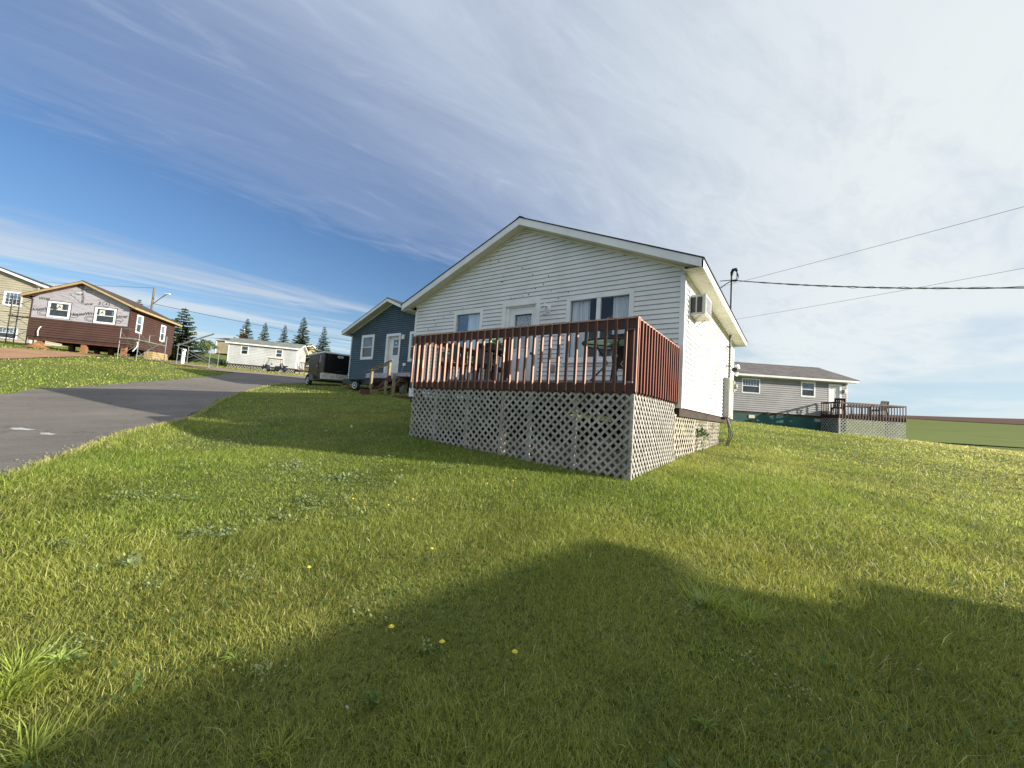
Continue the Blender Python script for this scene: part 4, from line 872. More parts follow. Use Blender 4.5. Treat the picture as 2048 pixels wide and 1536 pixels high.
# golf cart, nose to the left
q = Vector((-50.65, 21.63, 0)); gcz = gz(q.x+.9, q.y+1)
gc = thing('golf_cart', 'navy golf cart with a cream canopy parked before the white bungalow', 'golf cart', (q.x, q.y, gz(q.x, q.y)), rz_front(38))
gc.location.z = gz(q.x+.5, q.y+.6)+.02
nv = mat('navy_paint', (.009, .012, .026), (.014, .017, .034), .45, 4, spec=.3)
b_ = MB(); b_.prism([(-.30, -.5, .30), (-.34, -.5, .52), (-.26, -.5, .84), (.05, -.5, .92), (.22, -.5, .84), (.30, -.5, .36), (1.0, -.5, .34), (1.05, -.5, .66), (1.85, -.5, .82), (2.05, -.5, .66), (2.05, -.5, .34), (1.9, -.5, .28), (0, -.5, .24)], (0, 1.0, 0)); b_.build('body', nv, gc, bevel=.03)
b_ = MB(); b_.prism([(.0, -.58, 1.70), (1.66, -.58, 1.66), (1.70, -.58, 1.72), (1.62, -.58, 1.78), (.08, -.58, 1.80), (-.05, -.58, 1.74)], (0, 1.16, 0)); b_.build('canopy', mat('cream_canopy', H('d9d3bf'), H('c7c0a9'), .5, 4), gc, bevel=.02)
for y in (-.5, .5):
    for (p0, p1) in (((-.12, y, .70), (.08, y, 1.72)), ((1.75, y, .62), (1.52, y, 1.68))): t_ = MB(); t_.tube([p0, p1], .022, 8); t_.build('canopy_post', mat('post_white', H('cfcfc6'), H('b8b8ae'), .4), gc)
b_ = MB(); b_.prism([(-.14, -.5, .74), (.06, -.5, 1.70), (.065, -.5, 1.70), (-.13, -.5, .74)], (0, 1.0, 0)); b_.build('windscreen', M['glass'], gc)
b_ = MB(); b_.box(.98, 1.48, -.48, .48, .66, .80); b_.prism([(1.42, -.48, .80), (1.52, -.48, .80), (1.62, -.48, 1.20), (1.54, -.48, 1.22)], (0, .96, 0)); b_.build('seat', mat('seat_dark', H('35343a'), H('2a292e'), .6), gc, bevel=.02)
b_ = MB(); b_.tube([(.25, -.2, .74), (.52, -.2, .98)], .02); ring = [(.56+.05*math.cos(a)*.9, -.2+.17*math.sin(a), 1.0+.12*math.cos(a)*-1) for a in np.linspace(0, 2*math.pi, 17)]; b_.tube(ring, .016, 6, caps=False); b_.bar((.50, -.37, 1.02), (.60, -.03, .98), .03); b_.build('steering_wheel', M['black'], gc)
b_ = MB(); b_.prism([(1.50, -.45, .80), (1.62, -.45, 1.02), (1.72, -.45, 1.0), (1.75, -.45, .86), (2.2, -.45, .92), (2.2, -.45, .88), (1.8, -.45, .74)], (0, .9, 0)); b_.build('rear_bench', M['blackp'], gc)
b_ = MB(); b_.tube([(1.52, -.52, 1.66), (1.50, -.52, 1.36), (1.66, -.52, 1.08)], .02, 6); b_.tube([(1.52, -.52, 1.66), (1.74, -.52, 1.36), (1.72, -.52, 1.06)], .02, 6); b_.build('bag_strap_frame', mat('tan_strap', H('8b6a45'), H('6f5335'), .7), gc)
for x in (0., 1.66):
    for y in (-.46, .46): wheel(gc, 'wheel', (x, y, .23), (0, 1, 0), .23, .2, M['cream'])

# ================================================================== far beige house behind it
tan = mat('tan_vinyl', H('a59a80'), H('94896f'), .6, .8)
def px3(px_, py_, depth): v = (CR*((px_-1024)/FPX)-CU*((py_-768)/FPX)+CF)*depth; return Vector((v.x, v.y, v.z+EH))
q = px3(429, 706, 80); zB = q.z; q = q+uvec(50)*17+Vector((-math.cos(R(50)), math.sin(R(50)), 0))*3.2
fh_, WF, off = gable_house('beige_house', 'distant beige house with a black roof and brick chimney behind the bungalow', 'house', q.x, q.y, zB, rz_side(50), 3.2, 17, zB+.05, zB+2.6, .22, .35, .35, tan, [], M['shd'], expo=.3)
c_ = MB(); c_.box(-.6, .6, 13.2, 14.2, zB+2.8, zB+4.7); ch = c_.build('chimney', M['brick'], fh_); c_ = MB(); c_.tube([(0, 13.7, zB+4.6), (0, 13.7, zB+5.9)], .14, 10); c_.build('flue_pipe', M['white'], ch)
c_ = MB(); c_.tube([(-3.3, 16.8, zB+2.6), (-3.3, 16.8, zB)], .09, 6); c_.build('downpipe', M['white'], fh_)

# ================================================================== brown cottage under construction
bn = mat('brown_vinyl', H('493129'), H('3f2a23'), .55, 1.0); ab = 38
Pb = Vector((-40.6, 7.58, 0)); mid = Pb-uvec(ab)*2.85; zbr = gz(mid.x, mid.y)
wo1 = (-4.79+2.85, -3.52+2.85, e(4.72), e(5.88)); wo2 = (-2.12+2.85, -.86+2.85, e(4.64), e(5.82))
bops = {'front': [wo1, wo2], 'right': [(.78, 1.6, e(4.32), e(5.72)), (4.18, 4.95, e(4.20), e(5.60))]}
bro, WR, off = gable_house('brown_cottage', 'half-built brown cottage with housewrap on its gable, standing on timber posts', 'cottage', mid.x, mid.y, zbr, rz_front(ab), 2.85, 6.3, e(3.28), e(5.92), .44, .42, .40,
    {'front': bn, 'back': bn, 'left': bn, 'right': bn}, [('front', (-2.86, 2.86, e(4.60), e(9))), ('right', bops['right'][0]), ('right', bops['right'][1])], mat('roof_underlay', H('4a3a30'), H('3a2e27'), .9, 3), trim=M['fresh'], soff=mat('raw_soffit', H('6d5540'), H('4a382a'), .9, 4), expo=.17, sd=.035, fdep=.16)
for ch_ in list(bro.children):
    if ch_.name.startswith('corner_trim'): ch_.data.materials[0] = bn
wrapm = bpy.data.materials.new('housewrap'); wrapm.use_nodes = True; t = NT(wrapm.node_tree)
b = t.n('ShaderNodeBsdfPrincipled'); o = t.n('ShaderNodeOutputMaterial'); t.l(b.outputs[0], o.inputs[0]); g = t.n('ShaderNodeTexCoord').outputs['Object']
mp = t.n('ShaderNodeMapping'); mp.inputs['Rotation'].default_value = (0, R(-28), 0); mp.inputs['Scale'].default_value = (1, 1, 6); t.l(g, mp.inputs[0])
nn_ = t.noise(mp.outputs[0], 1.6, 5, .6, .8); col = t.mix(t.mapr(nn_, .52, .58, 0, .35), H('9b9aa2'), H('5c5a63')); t.l(col, b.inputs['Base Color']); b.inputs['Roughness'].default_value = .5
bp = t.n('ShaderNodeBump'); bp.inputs['Strength'].default_value = .8; bp.inputs['Distance'].default_value = .03; t.l(nn_, bp.inputs['Height']); t.l(bp.outputs[0], b.inputs['Normal'])
Wf = WR['front']; wm = MB(); za_, zg_ = e(4.60), e(5.92)+.44*(2.85+.42)-.02; half = lambda z: min(2.85, (zg_-z)/.44)
zs_ = sorted({za_, wo1[2], wo1[3], wo2[2], wo2[3], e(5.92), zg_-.01}|{float(x) for x in np.linspace(e(5.95), zg_-.02, 5)})
for z0, z1 in zip(zs_[:-1], zs_[1:]):
    m_ = (z0+z1)/2; segs = [(-half(z0), -half(z1), half(z0), half(z1))]
    for o_ in (wo1, wo2):
        if o_[2] < m_ < o_[3]: l = segs.pop(); segs += [(l[0], l[1], o_[0], o_[0]), (o_[1], o_[1], l[2], l[3])]
    for (l0, l1, r0, r1) in segs: wm.quad(Wf.at(l0, z0, .012), Wf.at(r0, z0, .012), Wf.at(r1, z1, .012), Wf.at(l1, z1, .012))
CUR[0] = (0, 0, zbr)
wr = wm.build('housewrap', wrapm, bro)
fl_ = MB()
for k in range(7):
    a = -.85+.12*k; fl_.quad(Wf.at(a, e(6.62)-.10*k, .03+.03*(k % 2)), Wf.at(a+.10, e(6.60)-.10*k, .06), Wf.at(a+.18, e(6.46)-.10*k, .05), Wf.at(a+.05, e(6.48)-.10*k, .02))
fl_.quad(Wf.at(-.55, e(6.72), .05), Wf.at(-.05, e(6.80), .09), Wf.at(-.15, e(6.60), .12), Wf.at(-.5, e(6.58), .04)); fl_.build('torn_flap', mat('wrap_white', H('b9b8be'), H('a5a4ab'), .5), wr)
ink = mat('wrap_ink', (.03, .03, .04), (.05, .05, .06), .7)
def text_obj(s, size, loc, rot, parent, m, name='lettering', ext=.002, sx=1.0):
    cu = bpy.data.curves.new('t', 'FONT'); cu.body = s; cu.size = size; cu.extrude = ext; cu.align_x = 'CENTER'; cu.align_y = 'CENTER'; cu.shear = .25 if sx != 1.0 else 0; cu.offset = size*.02
    to = bpy.data.objects.new('t', cu); COL.objects.link(to); dg = bpy.context.evaluated_depsgraph_get(); me = bpy.data.meshes.new_from_object(to.evaluated_get(dg)); bpy.data.objects.remove(to)
    me.transform(Matrix.Translation(loc) @ Euler(rot).to_matrix().to_4x4() @ Matrix.Diagonal((sx, 1, 1, 1))); me.materials.clear(); me.materials.append(m)
    ob = bpy.data.objects.new(name, me); COL.objects.link(ob); ob.parent = parent; return ob
def L3(a, z, d=.02): p = Wf.at(a, z, d); return Vector((p.x, p.y, p.z-zbr))
for (s_, a, z, sz, r_) in (('HouseWrap', -2.15, 5.26, .30, .20), ('HouseWrap', .12, 5.20, .32, .20), ('Wrap', 2.35, 5.30, .28, .25), ('HouseWrap', -.10, 6.62, .26, -1.45), ('Wrap', -2.2, 6.0, .26, .1), ('S', .92, 6.10, .32, 0), ('1', 1.32, 6.10, .30, 0), ('Wrap', .3, 5.95, .22, .3)):
    text_obj(s_, sz, L3(a, e(z)), (R(90), -r_, 0), wr, ink, sx=1.02)
def oval(a, z, rx, rz2, th=.03):
    n = 28; ov_ = MB()
    for k in range(n):
        t0, t1 = 2*math.pi*k/n, 2*math.pi*(k+1)/n; f2 = lambda t_, s_: Wf.at(a+(rx+s_)*math.cos(t_), e(z)+(rz2+s_)*math.sin(t_), .018); ov_.quad(f2(t0, 0), f2(t1, 0), f2(t1, th), f2(t0, th))
    ov_.build('printed_oval', ink, wr)
for (a, z, rx, r2) in ((-2.10, 4.98, .22, .10), (-2.1, 4.98, .34, .19), (-.42, 4.98, .20, .12), (.50, 4.90, .18, .10), (.5, 4.9, .28, .18), (2.2, 4.88, .14, .08), (2.2, 5.05, .24, .10), (1.32, 6.10, .19, .19), (.22, 6.92, .17, .13)): oval(a, z, rx, r2)
gp = mat('green_paper', H('c4c9be'), H('b3b9ad'), .7)
for wv_ in (wo1, wo2):
    wn = window(bro, Wf, *wv_, kind='hung', fw=.12, gl=M['dglass'])
    pz = wv_[2]+.12+(wv_[3]-wv_[2]-.24)*.5; a_m = (wv_[0]+wv_[1])/2-(.0 if wv_ is wo1 else .2)
    p_ = MB(); Wf.slab(p_, a_m-.17, a_m+.15, pz+.04, pz+.40, -.024, -.018); po = p_.build('window_sticker', gp, wn)
    text_obj('A', .26, L3(a_m-.01, pz+.22, -.012), (R(90), 0, 0), po, ink, 'sticker_letter')
    p_ = MB(); Wf.slab(p_, wv_[1]-.26, wv_[1]-.17, pz+.05, pz+.38, -.024, -.018); p_.build('window_sticker', M['bglass'], wn)
    tp = MB()
    for (q0, q1, r0, r1) in ((wv_[0]-.06, wv_[1]+.06, wv_[3], wv_[3]+.05), (wv_[0]-.05, wv_[0], wv_[2]-.03, wv_[3]), (wv_[1], wv_[1]+.05, wv_[2]-.05, wv_[3])): Wf.slab(tp, q0, q1, r0, r1, .012, .017)
    tp.build('flashing_tape', M['blackp'], bro)
for o_ in bops['right']: window(bro, WR['right'], *o_, kind='hung', fw=.11, gl=[M['dglass'], M['bglass']])
def vine_pipe(pts, label='conduit_stub'): m_ = MB(); m_.tube(pts, .032, 8); m_.build(label, M['trim'], bro, smooth=True)
vine_pipe([Wf.at(-2.18, e(3.30), .12), Wf.at(-2.20, e(3.6), .14), Wf.at(-2.16, e(3.85), .12), Wf.at(-2.08, e(3.98), .10)])
Ws = WR['right']; vine_pipe([Ws.at(.2, e(3.75), .25), Ws.at(.45, e(3.70), .35), Ws.at(.55, e(3.45), .38), Ws.at(.4, e(3.15), .42), Ws.at(-.05, e(2.80), .45)])
orw = mat('orange_lumber', H('8f6647'), H('795338'), .8, 5, stretch=(1, 1, 4))
for y in (.25, 3.2, 6.0):
    for x, lw in ((-2.2, .14), (.28, .14), (2.62, .14)):
        b_ = MB(); gx_ = mid+uvec(ab)*x+Vector((-math.cos(R(ab)), math.sin(R(ab)), 0))*y; b_.box(x-lw, x+lw, y-.14, y+.14, gz(gx_.x, gx_.y)-.15, e(3.12)); b_.build('support_post', orw, bro)
for y in (.1, 3.2, 6.1): b_ = MB(); b_.box(-2.8, 2.8, y-.06, y+.06, e(3.0), e(3.13)); b_.build('beam', M['brownw'], bro)
CUR[0] = (0, 0, 0)
md_ = thing('earth_pile', 'small cone of red earth at the foot of the cottage corner post', 'earth pile', tuple((mid+uvec(ab)*-2.2)+Vector((0, 0, 0))))
gxx = mid+uvec(ab)*-2.2; md_.location = (gxx.x, gxx.y, gz(gxx.x, gxx.y)-.02); m_ = MB(); m_.disc((0, 0, 0), (0, 0, 1), [(0, .75), (.12, .5), (.3, .22), (.42, .05)], 14); m_.build('earth', mat('red_soil', H('94694a'), H('785237'), .95, 5, bump=.6), md_, smooth=True)
for k, (x, l_) in enumerate(((3.4, .9), (4.4, .7))):
    q = mid+uvec(ab)*2.9+Vector((-math.cos(R(ab)), math.sin(R(ab)), 0))*x; b_ = MB()
    for j in range(4): b_.box(-.6, .6, -.3, .3, j*.16, j*.16+.14)
    o = b_.build('lumber_stack', M['fresh'], None); o.location = (q.x, q.y, gz(q.x, q.y)-.02); o.rotation_euler = (0, 0, rz_front(ab-90)); tag(o, ('stack of fresh yellow lumber under the brown cottage side, nearer its front corner', 'stack of fresh yellow lumber under the brown cottage side, farther back')[k], 'lumber')

# ---- scaffolding right of the brown cottage
def frame_scaf(p, q, z0, h, m, parent, lvls=2, r=.022):
    """one tubular end frame between ground points p and q"""
    b_ = MB(); p = Vector(p); q = Vector(q)
    for s_ in (p, q): b_.tube([(s_.x, s_.y, z0), (s_.x, s_.y, z0+h)], r, 6)
    for k in range(lvls+1): z = z0+h*(k+.02)/lvls if k < lvls else z0+h-.03; z = max(z, z0+.25); b_.tube([(p.x, p.y, z), (q.x, q.y, z)], r, 6)
    return b_.build('end_frame', m, parent)
def scaffold(name, label, bays, width, h, m, loc, rz, plank=None, extra=0):
    t_ = thing(name, label, 'scaffold', loc, rz)
    for x in bays: frame_scaf((x, 0, 0), (x, width, 0), 0, h, m, t_)
    for x0, x1 in zip(bays[:-1], bays[1:]):
        for y in (0, width):
            b_ = MB(); b_.tube([(x0, y, .25), (x1, y, h-.25)], .016, 5); b_.tube([(x1, y, .25), (x0, y, h-.25)], .016, 5); b_.build('cross_brace', m, t_)
    if plank:
        b_ = MB(); b_.box(bays[0]-.2, bays[-1]+.2, .1, width-.15, plank, plank+.06); b_.build('plank', M['alu'], t_)
    return t_
q = Vector((-35.2, 7.2, 0))
s1 = scaffold('scaffold_tower', 'grey tubular scaffold with a plank beside the brown cottage side wall', (0, 2.55), 1.1, 2.1, M['galv'], (-35.3, 7.15, gz(-35.3, 7.15)), rz_front(-44), plank=1.4)
s2 = scaffold('scaffold_tower', 'bare grey scaffold frames standing in front of the big spruce', (0, 1.9), 1.2, 1.45, M['galv'], (-33.8, 8.85, gz(-33.8, 8.85)), rz_front(-48+90))
b_ = MB(); b_.tube([(-.1, 0, 1.3), (1.9, .2, 2.35)], .05, 6); b_.build('loose_pole', M['galv'], s2)
b_ = MB(); b_.box(0, 2.2, -.05, .20, 0, .04); o = b_.build('board', M['fresh'], None); o.location = (-34.0, 8.6, gz(-34, 8.6)+.03); o.rotation_euler = (0, 0, rz_front(40)); tag(o, 'pale board lying on the grass under the bare scaffold frames', 'board')
wc = thing('white_post_stand', 'white post standing behind the bare scaffold frames', 'post', (-35.4, 9.6, gz(-35.4, 9.6)))
b_ = MB(); b_.box(-.09, .09, -.09, .09, 0, 1.05); b_.build('post', M['white'], wc); b_ = MB(); b_.box(-.35, .35, -.05, .05, .92, 1.0); b_.build('crosspiece', M['white'], wc)

# ================================================================== yellow two-storey house and its scaffold
yel = mat('yellow_vinyl', H('9d9886'), H('918c7b'), .6, .6); ay = 36
Py = Vector((0, 0, 0)); 
import itertools
def facade_pt(px_, py_, depth):
    v = (CR*((px_-1024)/FPX)-CU*((py_-768)/FPX)+CF)*depth; return Vector((v.x, v.y, 0))
Py = facade_pt(20, 700, 38)
hwY = 4.5; ctr = Py+uvec(ay)*(1.35-hwY)
zy = gz(Py.x, Py.y)
c0 = hwY-1.35
yops = [('front', (c0-1.04, c0+.30, e(7.12), e(8.5))), ('front', (c0-1.35, c0+.35, e(3.98), e(5.05)))]
yh, WY, off = gable_house('yellow_house', 'pale yellow two-storey house cut by the left edge behind the scaffolding', 'house', ctr.x, ctr.y, zy, rz_front(ay), hwY, 9, e(3.7), e(9.25), .34, .45, .40, yel, yops, M['shd'], expo=.22, fdep=.22, sd=.03)
window(yh, WY['front'], *yops[0][1], kind='hung', fw=.14, gl=[M['dglass'], M['bglass']], grid=(4, 2, True))
window(yh, WY['front'], *yops[1][1], kind='hung', fw=.10, gl=[M['dglass'], M['bglass']], grid=(6, 2, False))
f = MB(); f.box(-hwY, hwY, .02, 9, zy-.5, e(3.69)); f.build('foundation', M['concrete'], yh)
CUR[0] = (0, 0, 0)
Ps = facade_pt(36, 690, 33.5); zps = gz(Ps.x, Ps.y)
ys = thing('scaffold_tower', 'tall black scaffold standing in front of the yellow house', 'scaffold', (Ps.x, Ps.y, zps), rz_front(ay))
for lv in range(3):
    z0 = lv*1.35
    for x in (-3.0, -.8, .45): 
        b_ = MB()
        for y in (0, .75):
            b_.tube([(x, y, z0), (x, y, z0+1.35)], .035, 6)
        for k in range(4): b_.tube([(x, 0, z0+.2+.33*k), (x, .75, z0+.2+.33*k)], .018, 5)
        b_.build('end_frame', M['black'], ys)
    for (x0, x1) in ((-3.0, -.8), (-.8, .45)):
        b_ = MB(); b_.tube([(x0, 0, z0+1.30), (x1, 0, z0+1.30)], .025, 5)
        if x0 == -.8 or lv != 1: b_.tube([(x0, 0, z0+.3), (x1, 0, z0+1.2)], .018, 5)
        b_.tube([(x0, 0, z0+1.2), (x1, 0, z0+.3)], .018, 5); b_.build('cross_brace', M['black'], ys)
b_ = MB(); b_.box(-1.0, 1.8, .1, .6, 2.35, 2.42); b_.build('plank', M['blackp'], ys)
b_ = MB(); b_.box(-1.3, 1.3, -.08, .08, 0, .05); o = b_.build('board', M['fresh'], None); pp = facade_pt(42, 691, 31); o.location = (pp.x, pp.y, gz(pp.x, pp.y)+.04); o.rotation_euler = (0, 0, rz_front(50)); tag(o, 'pale yellow plank on the grass left of the brown cottage', 'board')

# ================================================================== grey house and its deck
greyv = mat('grey_vinyl', H('86878a'), H('7b7c7f'), .55, 1.0, dirt=H('98989a'), dirt_scale=.7, dirt_amt=.5); ag = 54
Pg = Vector((3.077, 37.06, 0)); inn_ = Vector((-math.cos(R(ag)), math.sin(R(ag)), 0))
gg = gz(Pg.x, Pg.y); ctrg = Pg+inn_*3.2
gops = [('left', (6.29, 7.60, e(2.60), e(3.65))), ('left', (2.31, 3.36, e(2.60), e(3.69))), ('left', (.42, 1.36, e(1.45), e(3.62)))]
gh, WQ, off = gable_house('grey_house', 'long grey sided house on a dark green foundation with a small deck', 'house', ctrg.x, ctrg.y, gg, rz_side(ag), 3.2, 11.0, e(1.32), e(3.78), .36, .45, .50, greyv, gops, M['shg'], expo=.15, sd=.03)
window(gh, WQ['left'], *gops[0][1], kind='hung', fw=.07, gl=[M['dglass'], M['bglass']], grid=(6, 1, False), curtain=None)
window(gh, WQ['left'], *gops[1][1], kind='hung', fw=.10, gl=[M['dglass'], M['bglass']])
d = MB(); WQ['left'].slab(d, .56, 1.22, e(1.45), e(3.50), -.08, -.05)
for z_, zz in ((1.6, 2.3), (2.4, 3.0), (3.1, 3.4)):
    for a_ in (.62, .92): WQ['left'].slab(d, a_, a_+.24, e(z_), e(zz), -.05, -.042)
d.build('door', M['trim'], gh)
f = MB(); WQ['left'].slab(f, .42, .56, e(1.4), e(3.50), -.08, .03); WQ['left'].slab(f, 1.22, 1.36, e(1.4), e(3.50), -.08, .03); WQ['left'].slab(f, .42, 1.36, e(3.50), e(3.64), -.08, .034); f.build('door_frame', M['trim'], gh)
f = MB(); WQ['left'].slab(f, .15, .27, e(3.05), e(3.30), .0, .12); f.build('wall_lamp', M['white'], gh, bevel=.02)
f = MB(); f.box(-3.17, 3.17, .03, 10.97, gg-.6, e(1.31)); f.build('foundation', mat('green_foundation', H('1f5250'), H('184342'), .8, 1.2, dirt=H('2b625c')), gh)
for a_, zz in ((6.62, .84), (1.9, .88)): f = MB(); WQ['left'].slab(f, a_, a_+.42, e(zz), e(zz+.23), -.03, .0); f.build('foundation_vent', M['grey'] if a_ < 3 else M['cream'], gh)
CUR[0] = (0, 0, 0)
Pd = Pg-uvec(ag)*1.86; out = -inn_; Dn = 1.5
gdk = thing('grey_house_deck', 'small brown railed deck with white lattice skirt at the grey house', 'deck', (Pd.x, Pd.y, gg), rz_front(ag)); 
def dl_(p, q): return (p, -q)
CUR[0] = (0, 0, gg); LG = 4.55
f = MB(); f.box(0, LG, -Dn, -.05, e(1.36), e(1.44)); f.build('floor_boards', M['brownw'], gdk)
f = MB(); f.box(0, LG, -Dn-.04, -Dn, e(1.20), e(1.42)); f.box(-.04, 0, -Dn-.04, -.05, e(1.20), e(1.42)); f.box(LG, LG+.04, -Dn-.04, -.05, e(1.20), e(1.42)); f.box(1.9, LG+.04, -.05, 0, e(1.2), e(1.42)); f.build('rim_board', M['deck'], gdk)
def grail(p, q, skip=()):
    p = Vector((*p, 0)); q = Vector((*q, 0)); f = MB(); f.bar((p.x, p.y, e(2.24)), (q.x, q.y, e(2.24)), .10, .10); ro = f.build('railing', M['deck'], gdk); n_ = int((q-p).length/.19)
    for k in range(n_+1):
        c_ = p.lerp(q, k/n_); f = MB(); f.box(c_.x-.02, c_.x+.02, c_.y-.02, c_.y+.02, e(1.2), e(2.2)); f.build('baluster', M['deck'], ro)
grail((0, -Dn-.05), (LG, -Dn-.05)); grail((-.05, -Dn), (-.05, -.1)); grail((LG+.05, -Dn), (LG+.05, -.1)); grail((1.95, .0), (LG, .0))
wl = mat('white_lattice', H('9b9c9b'), H('878887'), .7, 4, dirt=H('6d7a62'), dirt_scale=.9, dirt_amt=.5)
def wloc(x, y): v = Pd+uvec(ag)*x+inn_*y; return gz(v.x, v.y)
for (P_, u__, n__, a0, a1, fn) in (((0, -Dn-.02, 0), (1, 0, 0), (0, -1, 0), 0, LG/2, lambda a: wloc(a, -Dn)), ((0, -Dn-.02, 0), (1, 0, 0), (0, -1, 0), LG/2+.01, LG, lambda a: wloc(a, -Dn)), ((-.02, 0, 0), (0, 1, 0), (-1, 0, 0), -Dn, 0, lambda a: wloc(0, a)), ((LG+.02, 0, 0), (0, 1, 0), (1, 0, 0), -Dn, 0, lambda a: wloc(LG, a))):
    f = MB(); lattice(f, P_, u__, n__, a0, a1, fn, e(1.20), .23, .052, 1); f.build('lattice_panel', wl, gdk)
f = MB(); f.box(-.05, .05, -Dn-.07, -Dn+.03, wloc(0, -Dn)-.05, e(1.20)); f.build('corner_post', wl, gdk)
CUR[0] = (0, 0, 0); FZ_old = FZ; FZ = e(1.45)
def gp_(x, y): v = Pd+uvec(ag)*x+inn_*y; return v.x, v.y
cbw = mat('brown_plastic', H('3b1d14'), H('2d150f'), .5)
x_, y_ = gp_(.45, -.95); resin_chair(x_, y_, rz_front(ag)+R(150), cbw, 'deck_chair', 'dark brown high-back chair at the left of the grey house deck').scale = (1.2, 1.2, 1.2)
x_, y_ = gp_(3.3, -.95); resin_chair(x_, y_, rz_front(ag)+R(185), mat('olive_plastic', H('3f3a25'), H('2e2a1a'), .6), 'deck_chair', 'olive brown chair at the right of the grey house deck').scale = (1.2, 1.2, 1.2)
x_, y_ = gp_(1.9, -.75); tt = thing('deck_table', 'low dark table between the chairs on the grey house deck', 'table', (x_, y_, FZ), rz_front(ag))
f = MB(); f.box(-.7, .7, -.35, .35, .60, .65); f.build('tabletop', cbw, tt)
for sx in (-.6, .6):
    for sy in (-.28, .28): f = MB(); f.box(sx-.03, sx+.03, sy-.03, sy+.03, 0, .6); f.build('leg', cbw, tt)
FZ = FZ_old

# ================================================================== neighbour cottage out of frame to the right: its shadow lies on the lawn
nb, WN, off = gable_house('neighbour_cottage', 'white cottage standing to the right of the photo, casting the long lawn shadow', 'cottage', 14.0, -.45, gz(12.6, 5), 0, 3.78, 7.65, gz(12.6, 5)+.9, e(2.3), .14, .37, .30, M['vinyl'], [('front', (-.5, .5, gz(12.6, 5)+1.0, gz(12.6, 5)+3.1)), ('left', (2, 3.2, gz(12.6, 5)+1.8, gz(12.6, 5)+3.0))], M['shd'], expo=.2)
NBZ = e(3.55)-(gz(12.6, 5)+3.45+.17+.419*4.15)
window(nb, WN['left'], 2, 3.2, gz(12.6, 5)+1.8, gz(12.6, 5)+3.0, gl=M['dglass']); d = MB(); WN['front'].slab(d, -.5, .5, gz(12.6, 5)+1.0, gz(12.6, 5)+3.1, -.05, .0); d.build('door', M['trim'], nb)
f = MB(); f.box(-1.6, 1.6, 7.68, 9.05, gz(12.6, 5)-1.0, e(2.67)); f.build('shadow_bump_out', M['vinyl'], nb)  # unseen box added to push out the right edge of the lawn shadow
f = MB(); f.box(-3.75, 3.75, .03, 7.6, gz(12.6, 5)-1.5, gz(12.6, 5)+.88); f.build('foundation', M['concrete'], nb)
CUR[0] = (0, 0, 0)

# ================================================================== street lamp pole, wires
zl_ = facade_pt(305, 700, 58)
lpz = gz(zl_.x, zl_.y)
lp_ = thing('street_lamp', 'wooden utility pole with a street lamp arm behind the brown cottage', 'street lamp', (-75.9, 16.3, 0)); 
def px3(px_, py_, depth): v = (CR*((px_-1024)/FPX)-CU*((py_-768)/FPX)+CF)*depth; return Vector((v.x, v.y, v.z+EH))
tp_ = px3(308.9, 575.2, 58); lp_.location = (tp_.x, tp_.y, 0); CUR[0] = (tp_.x, tp_.y, 0)
f = MB(); f.tube([(tp_.x, tp_.y, gz(tp_.x, tp_.y)-.5), (tp_.x, tp_.y, tp_.z)], [.16, .12], 10); f.build('pole', mat('pole_wood', H('6f675c'), H('585146'), .9, 3, stretch=(1, 1, .3)), lp_)
jn = px3(308.0, 610, 58); en = px3(333, 588.5, 57.5); en2 = px3(342, 588.5, 57.5); jn.x, jn.y = tp_.x, tp_.y
f = MB(); f.tube([jn, jn.lerp(en, .5)+Vector((0, 0, .05)), en, en.lerp(en2, .4)], .055, 8); ao = f.build('lamp_arm', M['galv'], lp_, smooth=True)
f = MB(); f.prism([en+Vector((0, 0, -.07)), en2+Vector((0, 0, -.10)), en2+Vector((0, 0, .05)), en+Vector((0, 0, .09))], (.12, -.26, 0)); f.build('lamp_head', M['white'], ao, bevel=.03)
CUR[0] = (0, 0, 0)
def cable(a, b, r, sag, name, label, n=24, col=None, wob=0, t1=1.0):
    f = MB(); pts = []
    for k in range(n+1):
        t_ = k/n*t1; p = Vector(a)+(Vector(b)-Vector(a))*t_; p.z -= sag*4*t_*(1-t_)
        if wob: p.z += wob*math.sin(k*1.9)*t_*(1-t_)*4; 
        pts.append(p)
    f.tube(pts, r, 6); o = f.build(name, col or M['black'], None, smooth=True); tag(o, label, 'cable'); return o
ma = Vector((hx+HW+.12, hy+5.8, e(4.60)))
cable(ma, px3(2120, 574, 9.2), .014, .12, 'service_cable', 'thick black twisted service cable running from the cottage mast to the right', 70, None, .012, 2.2)
c2 = cable(ma, px3(2120, 571, 9.2), .009, .14, 'service_cable', 'thin bare strand wound along the thick service cable', 70, M['grey'], -.03, 2.2)
greyw = mat('wire_grey', H('7f8488'), H('6d7276'), .6)
cable(px3(1440, 574, 34), px3(2130, 391, 20), .012, .05, 'power_line', 'thin grey power line rising to the upper right edge', 24, greyw, 0, 2.4)
cable(px3(1440, 644, 40), px3(2130, 521, 24), .012, .08, 'power_line', 'lower thin grey power line behind the service cable', 24, greyw, 0, 2.4)
jw = px3(309, 608, 58)
cable(jw, px3(760, 690, 120), .035, .5, 'power_line', 'power line sloping down right from the street lamp pole', 16, M['black'])
cable(px3(308.9, 576, 58), px3(-200, 540, 60), .02, .3, 'power_line', 'power line running left from the top of the street lamp pole', 10, M['black'])
cable(px3(307.5, 609, 58), px3(270, 618, 75), .02, .2, 'power_line', 'short drooping line left of the street lamp pole', 8, M['black'])

